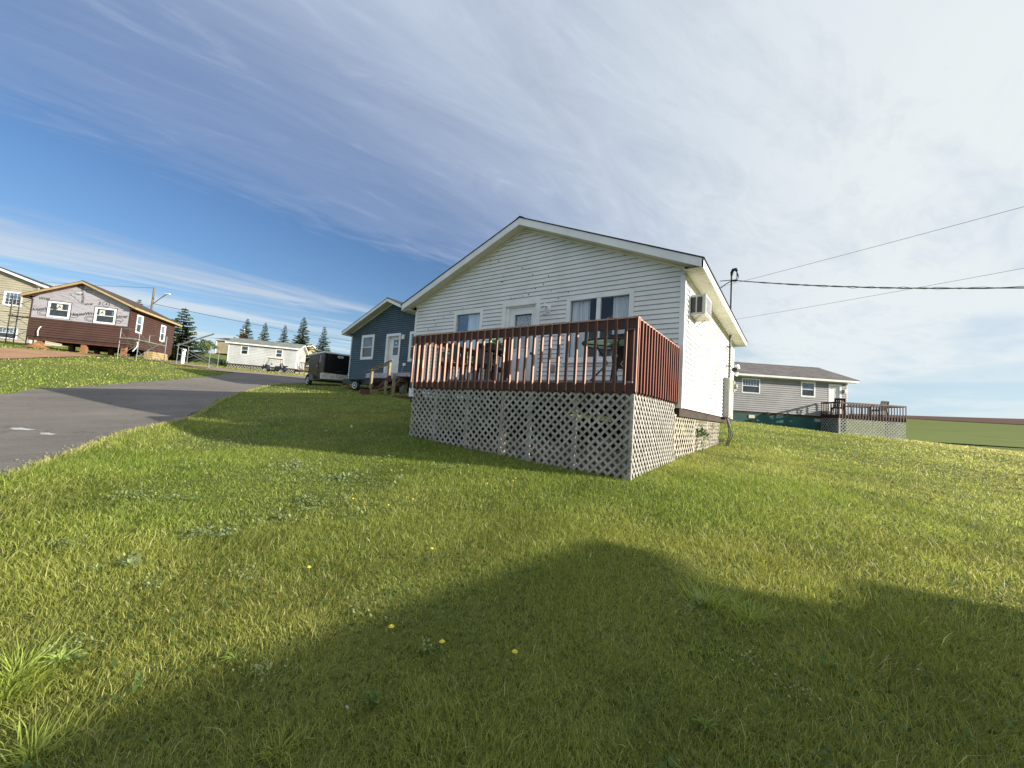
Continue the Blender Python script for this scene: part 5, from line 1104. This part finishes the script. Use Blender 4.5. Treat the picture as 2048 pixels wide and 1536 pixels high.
T1 = 2.2; up_t = ma+(px3(2120, 574, 9.2)-ma)*T1; up_t.z += .12*4*T1*(T1-1)
upo = thing('service_pole', 'slender steel pole out of frame to the right that holds the service cable', 'pole', (up_t.x, up_t.y, gz(up_t.x, up_t.y))); CUR[0] = tuple(upo.location)
f = MB(); f.tube([(up_t.x, up_t.y, gz(up_t.x, up_t.y)-.4), (up_t.x, up_t.y, up_t.z+.12)], [.055, .045], 10); f.build('post', M['galv'], upo, smooth=True)
f = MB(); f.box(up_t.x-.05, up_t.x+.05, up_t.y-.07, up_t.y+.07, up_t.z-.10, up_t.z+.05); f.build('cable_clamp', M['black'], upo)
CUR[0] = (0, 0, 0)
# ================================================================== trees
needle = mat('spruce_needles', (.030, .050, .026), (.048, .070, .030), .8, 1.5, spec=.1)
bark = mat('bark', H('4d3f33'), H('3a2f26'), .95, 6)
def spruce(name, label, x, y, ztop, h, rad, seed, group=None, dens=1.0, vis=0.35):
    rr = random.Random(seed); z0 = gz(x, y); H_ = ztop-z0; t_ = thing(name, label, 'tree', (x, y, z0), rr.uniform(0, 6), group)
    f = MB(); f.tube([(0, 0, -.3), (0, 0, H_*.5), (0, 0, H_)], [H_*.022, H_*.012, .012], 8); f.build('trunk', bark, t_)
    c = MB(); n = int(H_*3.6); nb_ = 0
    for i in range(n):
        t = (i+.3)/n; z = H_*(.06+.93*t); L_ = rad*(1-t)**.82*rr.uniform(.85, 1.12)+.10
        k = max(4, int((4+4*(1-t))*dens))
        a0 = rr.uniform(0, 6.28)
        for j in range(k):
            a = a0+j*6.283/k+rr.uniform(-.35, .35); l = L_*rr.uniform(.62, 1.10); droop = rr.uniform(.05, .28); m_ = max(4, int(l/.16))
            dx, dy = math.cos(a), math.sin(a); prev = None
            for q_ in range(m_+1):
                s_ = q_/m_; rr_ = l*s_; zz = z-droop*l*s_+.30*l*s_*s_*.9
                p = Vector((dx*rr_, dy*rr_, zz)); w_ = (.34*l*(1-s_)**.7+.06)*rr.uniform(.7, 1.2)
                if q_:
                    for sd in (-1, 1):
                        side = Vector((-dy*sd, dx*sd, 0)); tip = p+side*w_*.85+Vector((dx, dy, 0))*w_*.55+Vector((0, 0, rr.uniform(-.14, .04)))
                        base_ = prev; th = Vector((0, 0, .035+.02*l))
                        c.add([base_, p, tip], [(0, 1, 2)]); c.add([base_-th*.8, tip, base_+th*1.2], [(0, 1, 2)])
                        dn = p+Vector((dx*.1+side.x*.1, dy*.1+side.y*.1, -rr.uniform(.08, .22))); c.add([base_, p, dn], [(0, 1, 2)])
                prev = p
    c.build('crown', needle, t_)
    return t_
TG = 'spruces behind the white bungalow'
for i, (px_, pt, rw, z) in enumerate(((496, 636, 27, 75), (532, 644, 21, 75), (571, 649, 20, 75), (609, 633, 30, 70), (650, 652, 26, 64))):
    v = px3(px_, pt, z)
    lab = ('broad dark spruce above the left half of the bungalow roof', 'narrow spruce above the middle of the bungalow roof', 'narrow spruce above the right half of the bungalow roof', 'tallest spruce in the row, behind the bungalow right end', 'spruce right behind the cargo trailer, rightmost of the row')[i]
    spruce('spruce_tree', lab, v.x, v.y, v.z, 0, rw*z/802*.95, 100+i, TG)
v = px3(371, 614, 42); spruce('spruce_tree', 'big dense spruce behind the scaffolding right of the brown cottage', v.x, v.y, v.z, 0, 2.5, 21, dens=1.25)
v = px3(280, 597, 58); spruce('spruce_tree', 'spruce top poking over the brown cottage roof', v.x, v.y, v.z, 0, 1.6, 33)
def leafy(label, px_, pt, z, rad, seed, name='leafy_tree'):
    rr = random.Random(seed); v = px3(px_, pt, z); z0 = gz(v.x, v.y); H_ = v.z-z0; t_ = thing(name, label, 'tree', (v.x, v.y, z0), 0)
    f = MB(); f.tube([(0, 0, -.2), (.1, 0, H_*.4), (0, .1, H_*.8)], [.16, .11, .04], 8)
    for k in range(5): a = k*1.3; f.tube([(.05, 0, H_*(.3+.08*k)), (rad*.6*math.cos(a), rad*.6*math.sin(a), H_*(.55+.08*k))], [.06, .02], 5)
    f.build('trunk', bark, t_); c = MB()
    for k in range(26):
        a = rr.uniform(0, 6.28); q_ = rr.uniform(.1, 1)*rad; zz = H_*rr.uniform(.38, .92); q_ *= (1.15-abs(zz/H_-.6)*1.4)
        cc = (q_*math.cos(a), q_*math.sin(a), zz); 
        for m_ in range(46):
            d_ = Vector((rr.gauss(0, 1), rr.gauss(0, 1), rr.gauss(0, .8))).normalized(); p = Vector(cc)+d_*rr.uniform(.2, 1)*rad*.33; s_ = .14; u1 = Vector((rr.gauss(0, 1), rr.gauss(0, 1), rr.gauss(0, 1))).normalized()*s_; u2 = u1.cross(d_).normalized()*s_*.6
            c.add([p-u1, p+u2, p+u1, p-u2], [(0, 1, 2, 3)])
    c.build('crown', mat('tree_leaves', (.075, .11, .04), (.10, .14, .06), .8, 2, spec=.2), t_)
leafy('small pale leafy tree left of the distant beige house', 418, 680, 66, 1.2, 5)
leafy('low leafy tree between the big spruce and the beige house', 406, 690, 62, 1.0, 6)
sh = thing('dark_bush', 'low dark bush at the left foot of the bungalow', 'bush', (-57.5, 18.0, gz(-57.5, 18))); v = px3(447, 721, 49); sh.location = (v.x, v.y, gz(v.x, v.y)); f = MB(); leafball(f, (0, 0, .25), .7, 160, .30, 3, .8); f.build('foliage', needle, sh)
# ---- ground point under a pixel of the surveyed picture, used while laying out
def hit(px_, py_):
    d = (CR*((px_-1024)/FPX)-CU*((py_-768)/FPX)+CF); d = np.array(d); h = np.hypot(d[0], d[1]); t_ = np.concatenate([np.arange(.8, 20, .01), np.arange(20, 90, .1)])
    v = EH+d[2]/h*t_-Z(d[0]/h*t_, d[1]/h*t_); k = np.where(v < 0)[0]; k = k[0] if len(k) else -1; return d[0]/h*t_[k], d[1]/h*t_[k]
# ================================================================== grass: one mesh of blades, thinning with distance
RD = np.array(ROAD); LN = np.array(LANE); DT = np.array(DIRT)
def vn(x, y, s, seed=0):
    """smooth value noise 0..1"""
    r_g = np.random.default_rng(seed+100).random((64, 64)); X_ = x*s+seed*3.7; Y_ = y*s+seed*1.3
    xi = np.floor(X_).astype(int); yi = np.floor(Y_).astype(int); fx = X_-xi; fy = Y_-yi; fx = fx*fx*(3-2*fx); fy = fy*fy*(3-2*fy)
    g = lambda a, b: r_g[a % 64, b % 64]
    return (g(xi, yi)*(1-fx)+g(xi+1, yi)*fx)*(1-fy)+(g(xi, yi+1)*(1-fx)+g(xi+1, yi+1)*fx)*fy
def fbm(x, y, s, seed=0): return (vn(x, y, s, seed)+.5*vn(x, y, s*2.1, seed+1)+.25*vn(x, y, s*4.3, seed+2))/1.75
def rect_in(x, y, x0, x1, y0, y1): return (x > x0) & (x < x1) & (y > y0) & (y < y1)
def loc_in(x, y, cx, cy, rz, x0, x1, y0, y1):
    dx, dy = x-cx, y-cy; u = dx*math.cos(rz)+dy*math.sin(rz); v = -dx*math.sin(rz)+dy*math.cos(rz); return (u > x0) & (u < x1) & (v > y0) & (v < y1)
def keep(x, y):
    k = ~(inside(RD, x, y) | inside(LN, x, y) | inside(DT, x, y))
    k &= ~rect_in(x, y, DX0+.05, DX1-.08, DY0+.12, 8) & ~rect_in(x, y, hx-HW+.1, hx+HW-.12, hy, hy+HL)
    k &= ~rect_in(x, y, -21.4, -14.6, 13.9, 22) & ~loc_in(x, y, -40.6, 7.58, R(52), -5.6, 0, .1, 6.3)
    k &= ~loc_in(x, y, Pg.x, Pg.y, rz_front(ag), -12, 0, .05, 6.4) & ~loc_in(x, y, Pd.x, Pd.y, rz_front(ag), 0, LG, -Dn, 0)
    return k
def in_view(x, y, z, m=1.18):
    """drop blades no nearby viewpoint looking this way could see"""
    d = np.stack([x, y, z-EH], 1); cx_ = d@np.array(CR); cy_ = d@np.array(CU); cz_ = d@np.array(CF)+.9
    return (cz_ > 0) & (np.abs(cx_) < cz_*1024/FPX*m) & (cy_ > -cz_*768/FPX*m)
def scatter(D0, D1, dens, a0=-95, a1=30):
    """points at even density in a ring sector seen from the origin (azimuth from +Y)"""
    A = math.pi*(D1**2-D0**2)*(a1-a0)/360; n = int(A*dens); d = np.sqrt(rng.random(n)*(D1**2-D0**2)+D0**2); a = np.radians(a0+rng.random(n)*(a1-a0))
    return d*np.sin(a), d*np.cos(a)
VX, VF3, VC, NVERT = [], [], [], 0
def blades(x, y, hgt, wid, lean, levels, colf, hs=1.0, ndir=None):
    global NVERT
    n = len(x); z = Z(x, y)-.005; k = in_view(x, y, z)
    x, y, z, hgt, wid, lean = (q[k] for q in (x, y, z, hgt, wid, lean)); n = len(x)
    a = rng.random(n)*2*np.pi if ndir is None else ndir[k]; f = rng.random(n)*np.pi                 # lean direction, facing
    lx, ly = np.cos(a), np.sin(a); wx, wy = np.cos(f)*wid/2, np.sin(f)*wid/2
    P = []
    if levels == 2:
        for t, ws in ((0, .9), (.5, .8), (1, 0)):
            off = lean*hgt*t**1.7; zz = z+hgt*t*np.sqrt(np.clip(1-(lean*.80)**2*t, .06, 1)); cx_, cy_ = x+lx*off, y+ly*off
            if ws: P += [np.stack([cx_-wx*ws, cy_-wy*ws, zz], 1), np.stack([cx_+wx*ws, cy_+wy*ws, zz], 1)]
            else: P += [np.stack([cx_, cy_, zz], 1)]
        m = 5; tri = [(0, 1, 3), (0, 3, 2), (2, 3, 4)]
    else:
        P = [np.stack([x-wx, y-wy, z], 1), np.stack([x+wx, y+wy, z], 1), np.stack([x+lx*lean*hgt, y+ly*lean*hgt, z+hgt*np.sqrt(np.clip(1-(lean*.75)**2, .15, 1))], 1)]; m = 3; tri = [(0, 1, 2)]
    V_ = np.stack(P, 1).reshape(-1, 3); idx = np.arange(n)[:, None, None]*m+np.array(tri)[None]
    c = colf(x, y, n); cc = np.repeat(c[:, None, :], m, 1)
    fac = np.array([.72, .72, .95, .95, 1.12] if m == 5 else [.75, .75, 1.1]); cc = cc*fac[None, :, None] if False else cc
    VX.append(V_); VF3.append(idx.reshape(-1, 3)+NVERT); VC.append(cc.reshape(-1, 3)); NVERT += len(V_)
GREEN = np.array([.150, .215, .034]); DEEP = np.array([.060, .110, .018]); LIME = np.array([.30, .37, .075]); STRAW = np.array([.52, .46, .22]); OLIVE = np.array([.20, .225, .055])
def grass_col(x, y, n):
    b = fbm(x, y, .45, 3)[:, None]; m = fbm(x, y, 1.6, 9)[:, None]; r = rng.random((n, 1)); s = rng.random((n, 1))
    sm = lambda t, a, b_: np.clip((t-a)/(b_-a), 0, 1)
    c = GREEN*(1-sm(b, .4, .65))+OLIVE*sm(b, .4, .65); c = c*(1-.6*sm(m, .5, .75))+DEEP*.6*sm(m, .5, .75)
    c = c*(1-.75*(r > .60))+LIME*.75*(r > .60); yel = sm(fbm(x, y, .35, 20)[:, None], .46, .66)
    c = c*(1-.45*yel)+np.array([.36, .36, .09])*.45*yel
    pt2 = sm(fbm(x, y, .22, 71)[:, None], .42, .62); c = c*(1-.35*pt2)+np.array([.30, .29, .075])*.35*pt2; dk = sm(fbm(x, y, .9, 83)[:, None], .55, .72); c = c*(1-.25*dk)
    sw_ = np.clip((x+.5)/2, 0, 1)[:, None]; stp = np.sin((x*-.36+y*.93+.4*fbm(x, y, .3, 90))*2*np.pi/1.1)[:, None]; c = c*(1+.13*stp*sw_)
    st = (s > .955-.05*yel); c = np.where(st, STRAW, c); rt = np.clip((x-1.5)/5, 0, 1)[:, None]; c = c*(1-.72*rt)+np.array([.44, .41, .15])*.72*rt
    return c*(.72+.58*rng.random((n, 1)))*np.array([1.02, 1.07, .92])
# height map: shaggy next to the asphalt and round the deck, mown elsewhere
def hmul(x, y): return .45+1.15*fbm(x, y, .8, 5)+.45*np.clip(1-np.abs(x+7.5-(y-1)*-1.9)/2.5, 0, 1)*(y < 4)
def ring(D0, D1, dens, h, w_, levels, jitter=.45, lm=.62):
    x, y = scatter(D0, D1, dens); k = keep(x, y); x, y = x[k], y[k]
    cl = fbm(x, y, 5.0, 31); k = rng.random(len(x)) < .45+1.0*cl; x, y = x[k], y[k]; n = len(x)
    hh = .80*h*hmul(x, y)*(.55+.9*rng.random(n)); ww = w_*(.6+.8*rng.random(n)); ln = np.clip(rng.normal(lm, .30, n), .05, 1.22)
    nd = fbm(x, y, 2.2, 44)*5*np.pi+rng.normal(0, 1.5, n)
    blades(x, y, hh, ww, ln, levels, grass_col, ndir=nd)
ring(.7, 2.4, 22000, .046, .0021, 2); ring(2.4, 4.2, 12500, .048, .0028, 2); ring(4.2, 8.0, 4800, .052, .0048, 2)
ring(.7, 3.2, 1500, .105, .0024, 2, 1.0, .95); ring(3.2, 8.0, 500, .10, .0045, 2, 1.0, .9)      # longer wisps lying over
ring(8.0, 13.0, 1300, .058, .010, 1); ring(13, 21, 330, .068, .022, 1); ring(21, 34, 95, .080, .042, 1); ring(34, 60, 20, .11, .085, 1)
# long bent tussocks
for (cx_, cy_, r0, n_, hh) in ((*hit(28, 1365), .13, 380, .13), (*hit(5, 1400), .10, 200, .12), (*hit(1420, 1205), .16, 260, .13), (*hit(1500, 1240), .14, 200, .12), (*hit(1660, 1240), .12, 140, .10), (*hit(60, 1520), .12, 160, .10), (*hit(560, 1500), .10, 80, .07)):
    a = rng.random(n_)*2*np.pi; d = np.abs(rng.normal(0, r0*.6, n_)); x, y = cx_+d*np.cos(a), cy_+d*np.sin(a)
    blades(x, y, hh*(.5+.8*rng.random(n_)), np.full(n_, .0050), np.clip(rng.normal(.95, .2, n_), .3, 1.22), 2, lambda X_, Y_, m_: (LIME*1.05)*(.7+.6*rng.random((m_, 1))), ndir=a+rng.normal(0, .5, n_))
# overhanging fringe along the asphalt edge
for i in range(2, 13):
    p, q = np.array(ROAD[i-1]), np.array(ROAD[i]); L_ = np.linalg.norm(q-p); n_ = int(L_*420/(1+i*.3)); t_ = rng.random(n_); pt_ = p+(q-p)*t_[:, None]; nr = np.array([(q-p)[1], -(q-p)[0]])/L_
    nr = nr if nr[1] < 0 or nr[0] > 0 else -nr; pt_ = pt_+nr*(.02+.12*rng.random(n_))[:, None]
    blades(pt_[:, 0], pt_[:, 1], .085*(.6+.8*rng.random(n_)), np.full(n_, .005+.002*i), np.clip(rng.normal(.5, .3, n_), 0, 1), 2, lambda X_, Y_, m_: np.where(rng.random((m_, 1)) > .6, STRAW*.9, OLIVE*1.3)*(.7+.6*rng.random((m_, 1))))
def raw_mesh(name, V_, F_, C_, m):
    me = bpy.data.meshes.new(name); nv, nf = len(V_), len(F_); me.vertices.add(nv); me.vertices.foreach_set('co', V_.astype(np.float32).ravel())
    me.loops.add(nf*3); me.loops.foreach_set('vertex_index', F_.astype(np.int32).ravel()); me.polygons.add(nf)
    me.polygons.foreach_set('loop_start', np.arange(0, nf*3, 3, dtype=np.int32)); me.update(calc_edges=True)
    at = me.color_attributes.new('tone', 'FLOAT_COLOR', 'POINT'); at.data.foreach_set('color', np.concatenate([C_, np.ones((nv, 1))], 1).astype(np.float32).ravel())
    me.materials.append(m); ob = bpy.data.objects.new(name, me); COL.objects.link(ob); return ob
gm = bpy.data.materials.new('grass_blades'); gm.use_nodes = True; t = NT(gm.node_tree); o = t.n('ShaderNodeOutputMaterial'); at = t.n('ShaderNodeAttribute', attribute_name='tone')
b = t.n('ShaderNodeBsdfPrincipled'); t.l(at.outputs['Color'], b.inputs['Base Color']); b.inputs['Roughness'].default_value = .45; b.inputs['Specular IOR Level'].default_value = .35
tl = t.n('ShaderNodeBsdfTranslucent'); hs_ = t.n('ShaderNodeHueSaturation'); hs_.inputs['Value'].default_value = 1.5; hs_.inputs['Hue'].default_value = .485; t.l(at.outputs['Color'], hs_.inputs['Color']); t.l(hs_.outputs[0], tl.inputs[0])
mx = t.n('ShaderNodeMixShader'); mx.inputs[0].default_value = .42; t.l(b.outputs[0], mx.inputs[1]); t.l(tl.outputs[0], mx.inputs[2]); t.l(mx.outputs[0], o.inputs[0])
go = raw_mesh('grass', np.concatenate(VX), np.concatenate(VF3), np.concatenate(VC), gm); tag(go, kind='stuff'); print('grass verts', NVERT)
# clover and small broad leaves mixed into the turf
VX, VF3, VC, NVERT = [], [], [], 0
def leaves(x, y, size, h, colf):
    global NVERT
    k = keep(x, y); x, y = x[k], y[k]; z = Z(x, y); k = in_view(x, y, z); x, y, z = x[k], y[k], z[k]; n = len(x); zz = z+h*(.4+.9*rng.random(n)); s = size*(.6+.8*rng.random(n)); a = rng.random(n)*2*np.pi
    t1, t2 = rng.normal(0, .45, n), rng.normal(0, .45, n); P = []
    for k in range(5): b_ = a+k*2*np.pi/5; u, v = np.cos(b_)*s/2, np.sin(b_)*s/2*.75; P.append(np.stack([x+u, y+v, zz+u*t1+v*t2], 1))
    V_ = np.stack(P, 1).reshape(-1, 3); idx = np.arange(n)[:, None, None]*5+np.array([(0, 1, 2), (0, 2, 3), (0, 3, 4)])[None]; c = colf(n); VX.append(V_); VF3.append(idx.reshape(-1, 3)+NVERT); VC.append(np.repeat(c, 5, 0)); NVERT += len(V_)
x, y = scatter(1, 7, 260); k = fbm(x, y, 1.1, 60) > .56; leaves(x[k], y[k], .020, .045, lambda n: np.array([.075, .13, .035])*(.7+.7*rng.random((n, 1))))
x, y = scatter(7, 30, 60, -20, 30); k = (fbm(x, y, .5, 61) > .40) & (x > .2); leaves(x[k], y[k], .050, .05, lambda n: np.array([.21, .23, .07])*(.6+.8*rng.random((n, 1))))
x, y = scatter(4, 12, 200, -75, -30); k = fbm(x, y, 1.4, 62) > .60; leaves(x[k], y[k], .030, .06, lambda n: np.array([.15, .20, .08])*(.6+.8*rng.random((n, 1))))
gx_, gy_ = [], []
for i in range(2, 12):
    p, q = np.array(ROAD[i-1]), np.array(ROAD[i]); n_ = int(np.linalg.norm(q-p)*150/(1+i*.25)); t_ = rng.random(n_)[:, None]; nr = np.array([(q-p)[1], -(q-p)[0]])/np.linalg.norm(q-p); pt_ = p+(q-p)*t_+nr*rng.normal(0, .09, n_)[:, None]; gx_.append(pt_[:, 0]); gy_.append(pt_[:, 1])
gx_, gy_ = np.concatenate(gx_), np.concatenate(gy_); n_ = len(gx_); gz_ = Z(gx_, gy_)+.028; gv, gf, gc_ = [], [], []
sz_ = .006+.016*rng.random(n_)**2; ang = rng.random(n_)*6.28; tone = (.12+.30*rng.random((n_, 1)))*np.array([1.0, .93, .86])
gv = np.stack([np.stack([gx_+sz_*np.cos(ang+k*2.09), gy_+sz_*np.sin(ang+k*2.09), gz_], 1) for k in range(3)]+[np.stack([gx_, gy_, gz_+sz_*.9], 1)], 1).reshape(-1, 3)
gf = (np.arange(n_)[:, None, None]*4+np.array([(0, 1, 3), (1, 2, 3), (2, 0, 3)])[None]).reshape(-1, 3); stm = mat('stone_chip', (.30, .28, .25), (.20, .18, .16), .9, 30)
tag(raw_mesh('gravel', gv, gf, np.repeat(tone, 4, 0), stm), kind='stuff')
def patch(px_, py_, r0, n_, size, colf, h=.045):
    cx_, cy_ = hit(px_, py_); a = rng.random(n_)*2*np.pi; d = np.abs(rng.normal(0, r0*.55, n_)); leaves(cx_+d*np.cos(a)*1.3, cy_+d*np.sin(a), size, h, colf)
pale_c = lambda n: np.array([.27, .33, .15])*(.5+.9*rng.random((n, 1))); dark_c = lambda n: np.array([.10, .15, .04])*(.6+.8*rng.random((n, 1)))
for (a_, b_, r0, n_, sz) in ((590, 935, .45, 260, .028), (680, 960, .55, 300, .028), (620, 1010, .35, 160, .024), (900, 940, .4, 160, .026), (270, 1000, .3, 130, .024), (395, 1075, .18, 130, .022), (450, 1070, .16, 110, .022), (130, 1095, .12, 80, .018), (260, 1130, .12, 90, .018), (480, 1160, .2, 90, .018), (300, 1180, .14, 70, .016), (560, 1040, .3, 120, .022), (720, 1225, .14, 70, .014), (860, 1310, .10, 60, .012), (520, 1360, .12, 80, .012), (1380, 1230, .12, 70, .012), (1500, 1330, .12, 60, .011), (350, 1000, .3, 110, .024), (150, 1300, .12, 70, .014), (1600, 1400, .10, 60, .010)):
    patch(a_, b_, r0, n_, sz, pale_c)
for (a_, b_, r0, n_, sz) in ((740, 1420, .07, 60, .016), (160, 1330, .10, 60, .016), (1300, 1440, .08, 50, .014), (930, 1290, .10, 50, .014)): patch(a_, b_, r0, n_, sz, dark_c)
co_ = raw_mesh('clover', np.concatenate(VX), np.concatenate(VF3), np.concatenate(VC), gm); tag(co_, kind='stuff')
VX, VF3, VC, NVERT = [], [], [], 0
x, y = scatter(1, 24, 1.1); leaves(x, y, .014, .05, lambda n: np.array([.55, .54, .50])*(.5+.5*rng.random((n, 1))))
x, y = scatter(6, 40, .9, -92, -50); leaves(x, y, .05, .06, lambda n: np.array([.55, .54, .46])*(.5+.5*rng.random((n, 1))))
x, y = scatter(1, 9, 10); k = fbm(x, y, .9, 63) > .5; leaves(x[k], y[k], .013, .035, lambda n: np.array([.30, .22, .10])*(.5+.7*rng.random((n, 1))))
lo2 = raw_mesh('fallen_petals', np.concatenate(VX), np.concatenate(VF3), np.concatenate(VC), gm); tag(lo2, kind='stuff')

petal = mat('dandelion_yellow', (.80, .70, .10), (.74, .60, .06), .7, 30); stemm = mat('stem_green', (.14, .17, .05), (.10, .13, .04), .6)
rosm = mat('rosette_leaf', (.13, .17, .035), (.09, .13, .025), .8, 18, spec=.15)
DL = [(780, 948, 'dandelion left of centre, upper one of the pair by the tall weed stems', 1.3), (800, 948, 'dandelion right beside the tall weed stems', 1.3), (822, 1007, 'dandelion below the tall weed stems', 1), (778, 1018, 'dandelion beneath the lighter lawn patch left of centre', .9), (866, 1114, 'single yellow dandelion nearest the middle of the sunlit lawn', 1.1),
      (972, 975, 'dandelion on a tall stem in front of the lattice, left one', 1.2), (1023, 972, 'round yellow dandelion in front of the lattice, right one', 1.4), (1030, 960, 'small dandelion close to the foot of the lattice', .8), (640, 909, 'small dandelion at the front edge of the cottage shadow', .9), (764, 923, 'small dandelion between the shadow edge and the lattice', .8),
      (783, 1285, 'orange dandelion at the left edge of the lawn shadow', 1.2), (885, 1307, 'dandelion in the lawn shadow, left one of two', .8), (1025, 1325, 'dandelion in the lawn shadow, right one of two', .9), (620, 1150, 'small dandelion head by a dark hollow in the left lawn', .9), (705, 1003, 'tiny dandelion left of the tall weed stems', .8)]
for (a_, b_, lab, sc_) in DL:
    x, y = hit(a_, b_+8); z0 = gz(x, y); d_ = thing('dandelion', lab, 'flower', (x, y, z0), random.uniform(0, 6), 'dandelions in the lawn')
    h_ = .062*sc_+.02; f = MB(); f.tube([(0, 0, 0), (.008, .004, h_*.6), (.012, .006, h_)], .0022, 5); f.build('stem', stemm, d_)
    f = MB()
    for rg, (nn, rr_, zz) in enumerate(((16, .015, .002), (12, .011, .006), (8, .007, .009))):
        for k in range(nn):
            a = k*2*math.pi/nn+rg*.3; c_, s_ = math.cos(a), math.sin(a); w_ = .0028; f.add([(.012+c_*.002-s_*w_, .006+s_*.002+c_*w_, h_+zz*.4), (.012+c_*.002+s_*w_, .006+s_*.002-c_*w_, h_+zz*.4), (.012+c_*rr_+s_*w_, .006+s_*rr_-c_*w_, h_+zz), (.012+c_*rr_-s_*w_, .006+s_*rr_+c_*w_, h_+zz)], [(0, 1, 2, 3)])
    f.disc((.012, .006, h_-.004), (0, 0, 1), [(0, .003), (.006, .007), (.010, .005)], 8); f.build('flower_head', petal, d_)
def rosette(px_, py_, r0, n_, lab, up_=.25, w_=.22, seed=0, m=None):
    r0 *= .62; w_ *= .75; n_ = int(n_*1.7); x, y = hit(px_, py_); rr = random.Random(seed); d_ = thing('broadleaf_weed', lab, 'weed', (x, y, gz(x, y)+.01), rr.uniform(0, 6))
    f = MB()
    for k in range(n_):
        a = k*2.4+rr.uniform(-.3, .3); L_ = r0*rr.uniform(.6, 1.1); c_, s_ = math.cos(a), math.sin(a); up2 = up_*rr.uniform(.6, 1.6); W = L_*w_; pr = []
        for i in range(6):
            t_ = i/5; w2 = W*math.sin(math.pi*min(.97, .12+t_*.88))**.8*(1+.25*(-1)**i); zc_ = L_*up2*t_*(1.6-t_)+.01; pr.append(((c_*L_*t_-s_*w2/2, s_*L_*t_+c_*w2/2, zc_+w2*.2), (c_*L_*t_, s_*L_*t_, zc_), (c_*L_*t_+s_*w2/2, s_*L_*t_-c_*w2/2, zc_+w2*.2)))
        for p, q in zip(pr[:-1], pr[1:]): f.add([p[0], p[1], q[1], q[0]], [(0, 1, 2, 3)]); f.add([p[1], p[2], q[2], q[1]], [(0, 1, 2, 3)])
    f.build('leaf_rosette', m or rosm, d_); return d_
pale = mat('pale_leaf', (.25, .32, .13), (.18, .25, .09), .5, 15)
rosette(120, 1335, .16, 12, 'bright broad-leaved weed at the left edge of the foreground lawn', .5, .2, 1, mat('lime_leaf', (.26, .36, .08), (.20, .29, .06), .5, 15))
rosette(258, 1140, .09, 12, 'upright pale weed leaves in the left middle of the lawn', .8, .3, 2, pale); rosette(190, 1148, .06, 8, 'small upright weed left of the pale weed leaves', .9, .3, 3, pale); rosette(130, 1092, .07, 9, 'flat pale weed rosette nearest the left border of the lawn', .3, .35, 4, pale)
rosette(395, 1075, .13, 16, 'wide clump of strap leaves in the left centre of the lawn', .35, .14, 5, pale); rosette(450, 1078, .12, 14, 'second clump of strap leaves just right of the wide clump', .4, .14, 6, pale); rosette(800, 965, .17, 16, 'tall weed clump with stalks among the dandelions', .9, .12, 7, pale)
rosette(745, 1415, .10, 4, 'dark broad-leaved weed in the shade at the bottom centre-left', .7, .75, 8); rosette(1410, 1470, .10, 12, 'small weed with pointed leaves at the bottom right of centre', .6, .25, 9); rosette(620, 1025, .12, 14, 'low leafy weed patch left of the dandelions', .4, .2, 10, pale)
rosette(1400, 1210, .14, 16, 'flattened leafy clump inside the lawn shadow, right of centre', .5, .1, 11, pale); rosette(855, 1310, .08, 9, 'low weed under the dandelions in the lawn shadow', .3, .35, 12); rosette(470, 1330, .12, 10, 'dark weed at the bottom left of the lawn', .4, .2, 13); rosette(1950, 1290, .09, 10, 'weed near the right border inside the lawn shadow', .4, .2, 14)
rosette(1660, 1345, .10, 12, 'weed with bent leaves in the right part of the lawn shadow', .5, .18, 15)
# pale scuffs on the asphalt
for (a_, b_, rx, ry, lab) in ((48, 862, .34, .10, 'larger white paint scuff on the asphalt at the left edge'), (95, 871, .20, .06, 'smaller white paint scuff beside the larger one on the asphalt')):
    x, y = hit(a_, b_); rr = random.Random(a_); f = MB()
    for j in range(7):
        ox_, oy_ = rr.gauss(0, rx*.55), rr.gauss(0, ry*.8); n_ = 9; ring_ = []
        for k in range(n_): a = 2*math.pi*k/n_; q_ = rr.uniform(.5, 1.1); X_, Y_ = x+ox_+rx*.4*q_*math.cos(a), y+oy_+ry*.6*q_*math.sin(a)*1.6; ring_.append((X_-x, Y_-y, gz(X_, Y_)+.0265+j*.0004-gz(x, y)))
        f.add(ring_, [tuple(range(n_))])
    o = f.build('paint_scuff', mat('white_scuff', H('bfc2c2'), H('8d8c88'), .8, 8), None); o.location = (x, y, gz(x, y)); tag(o, lab, 'paint mark')
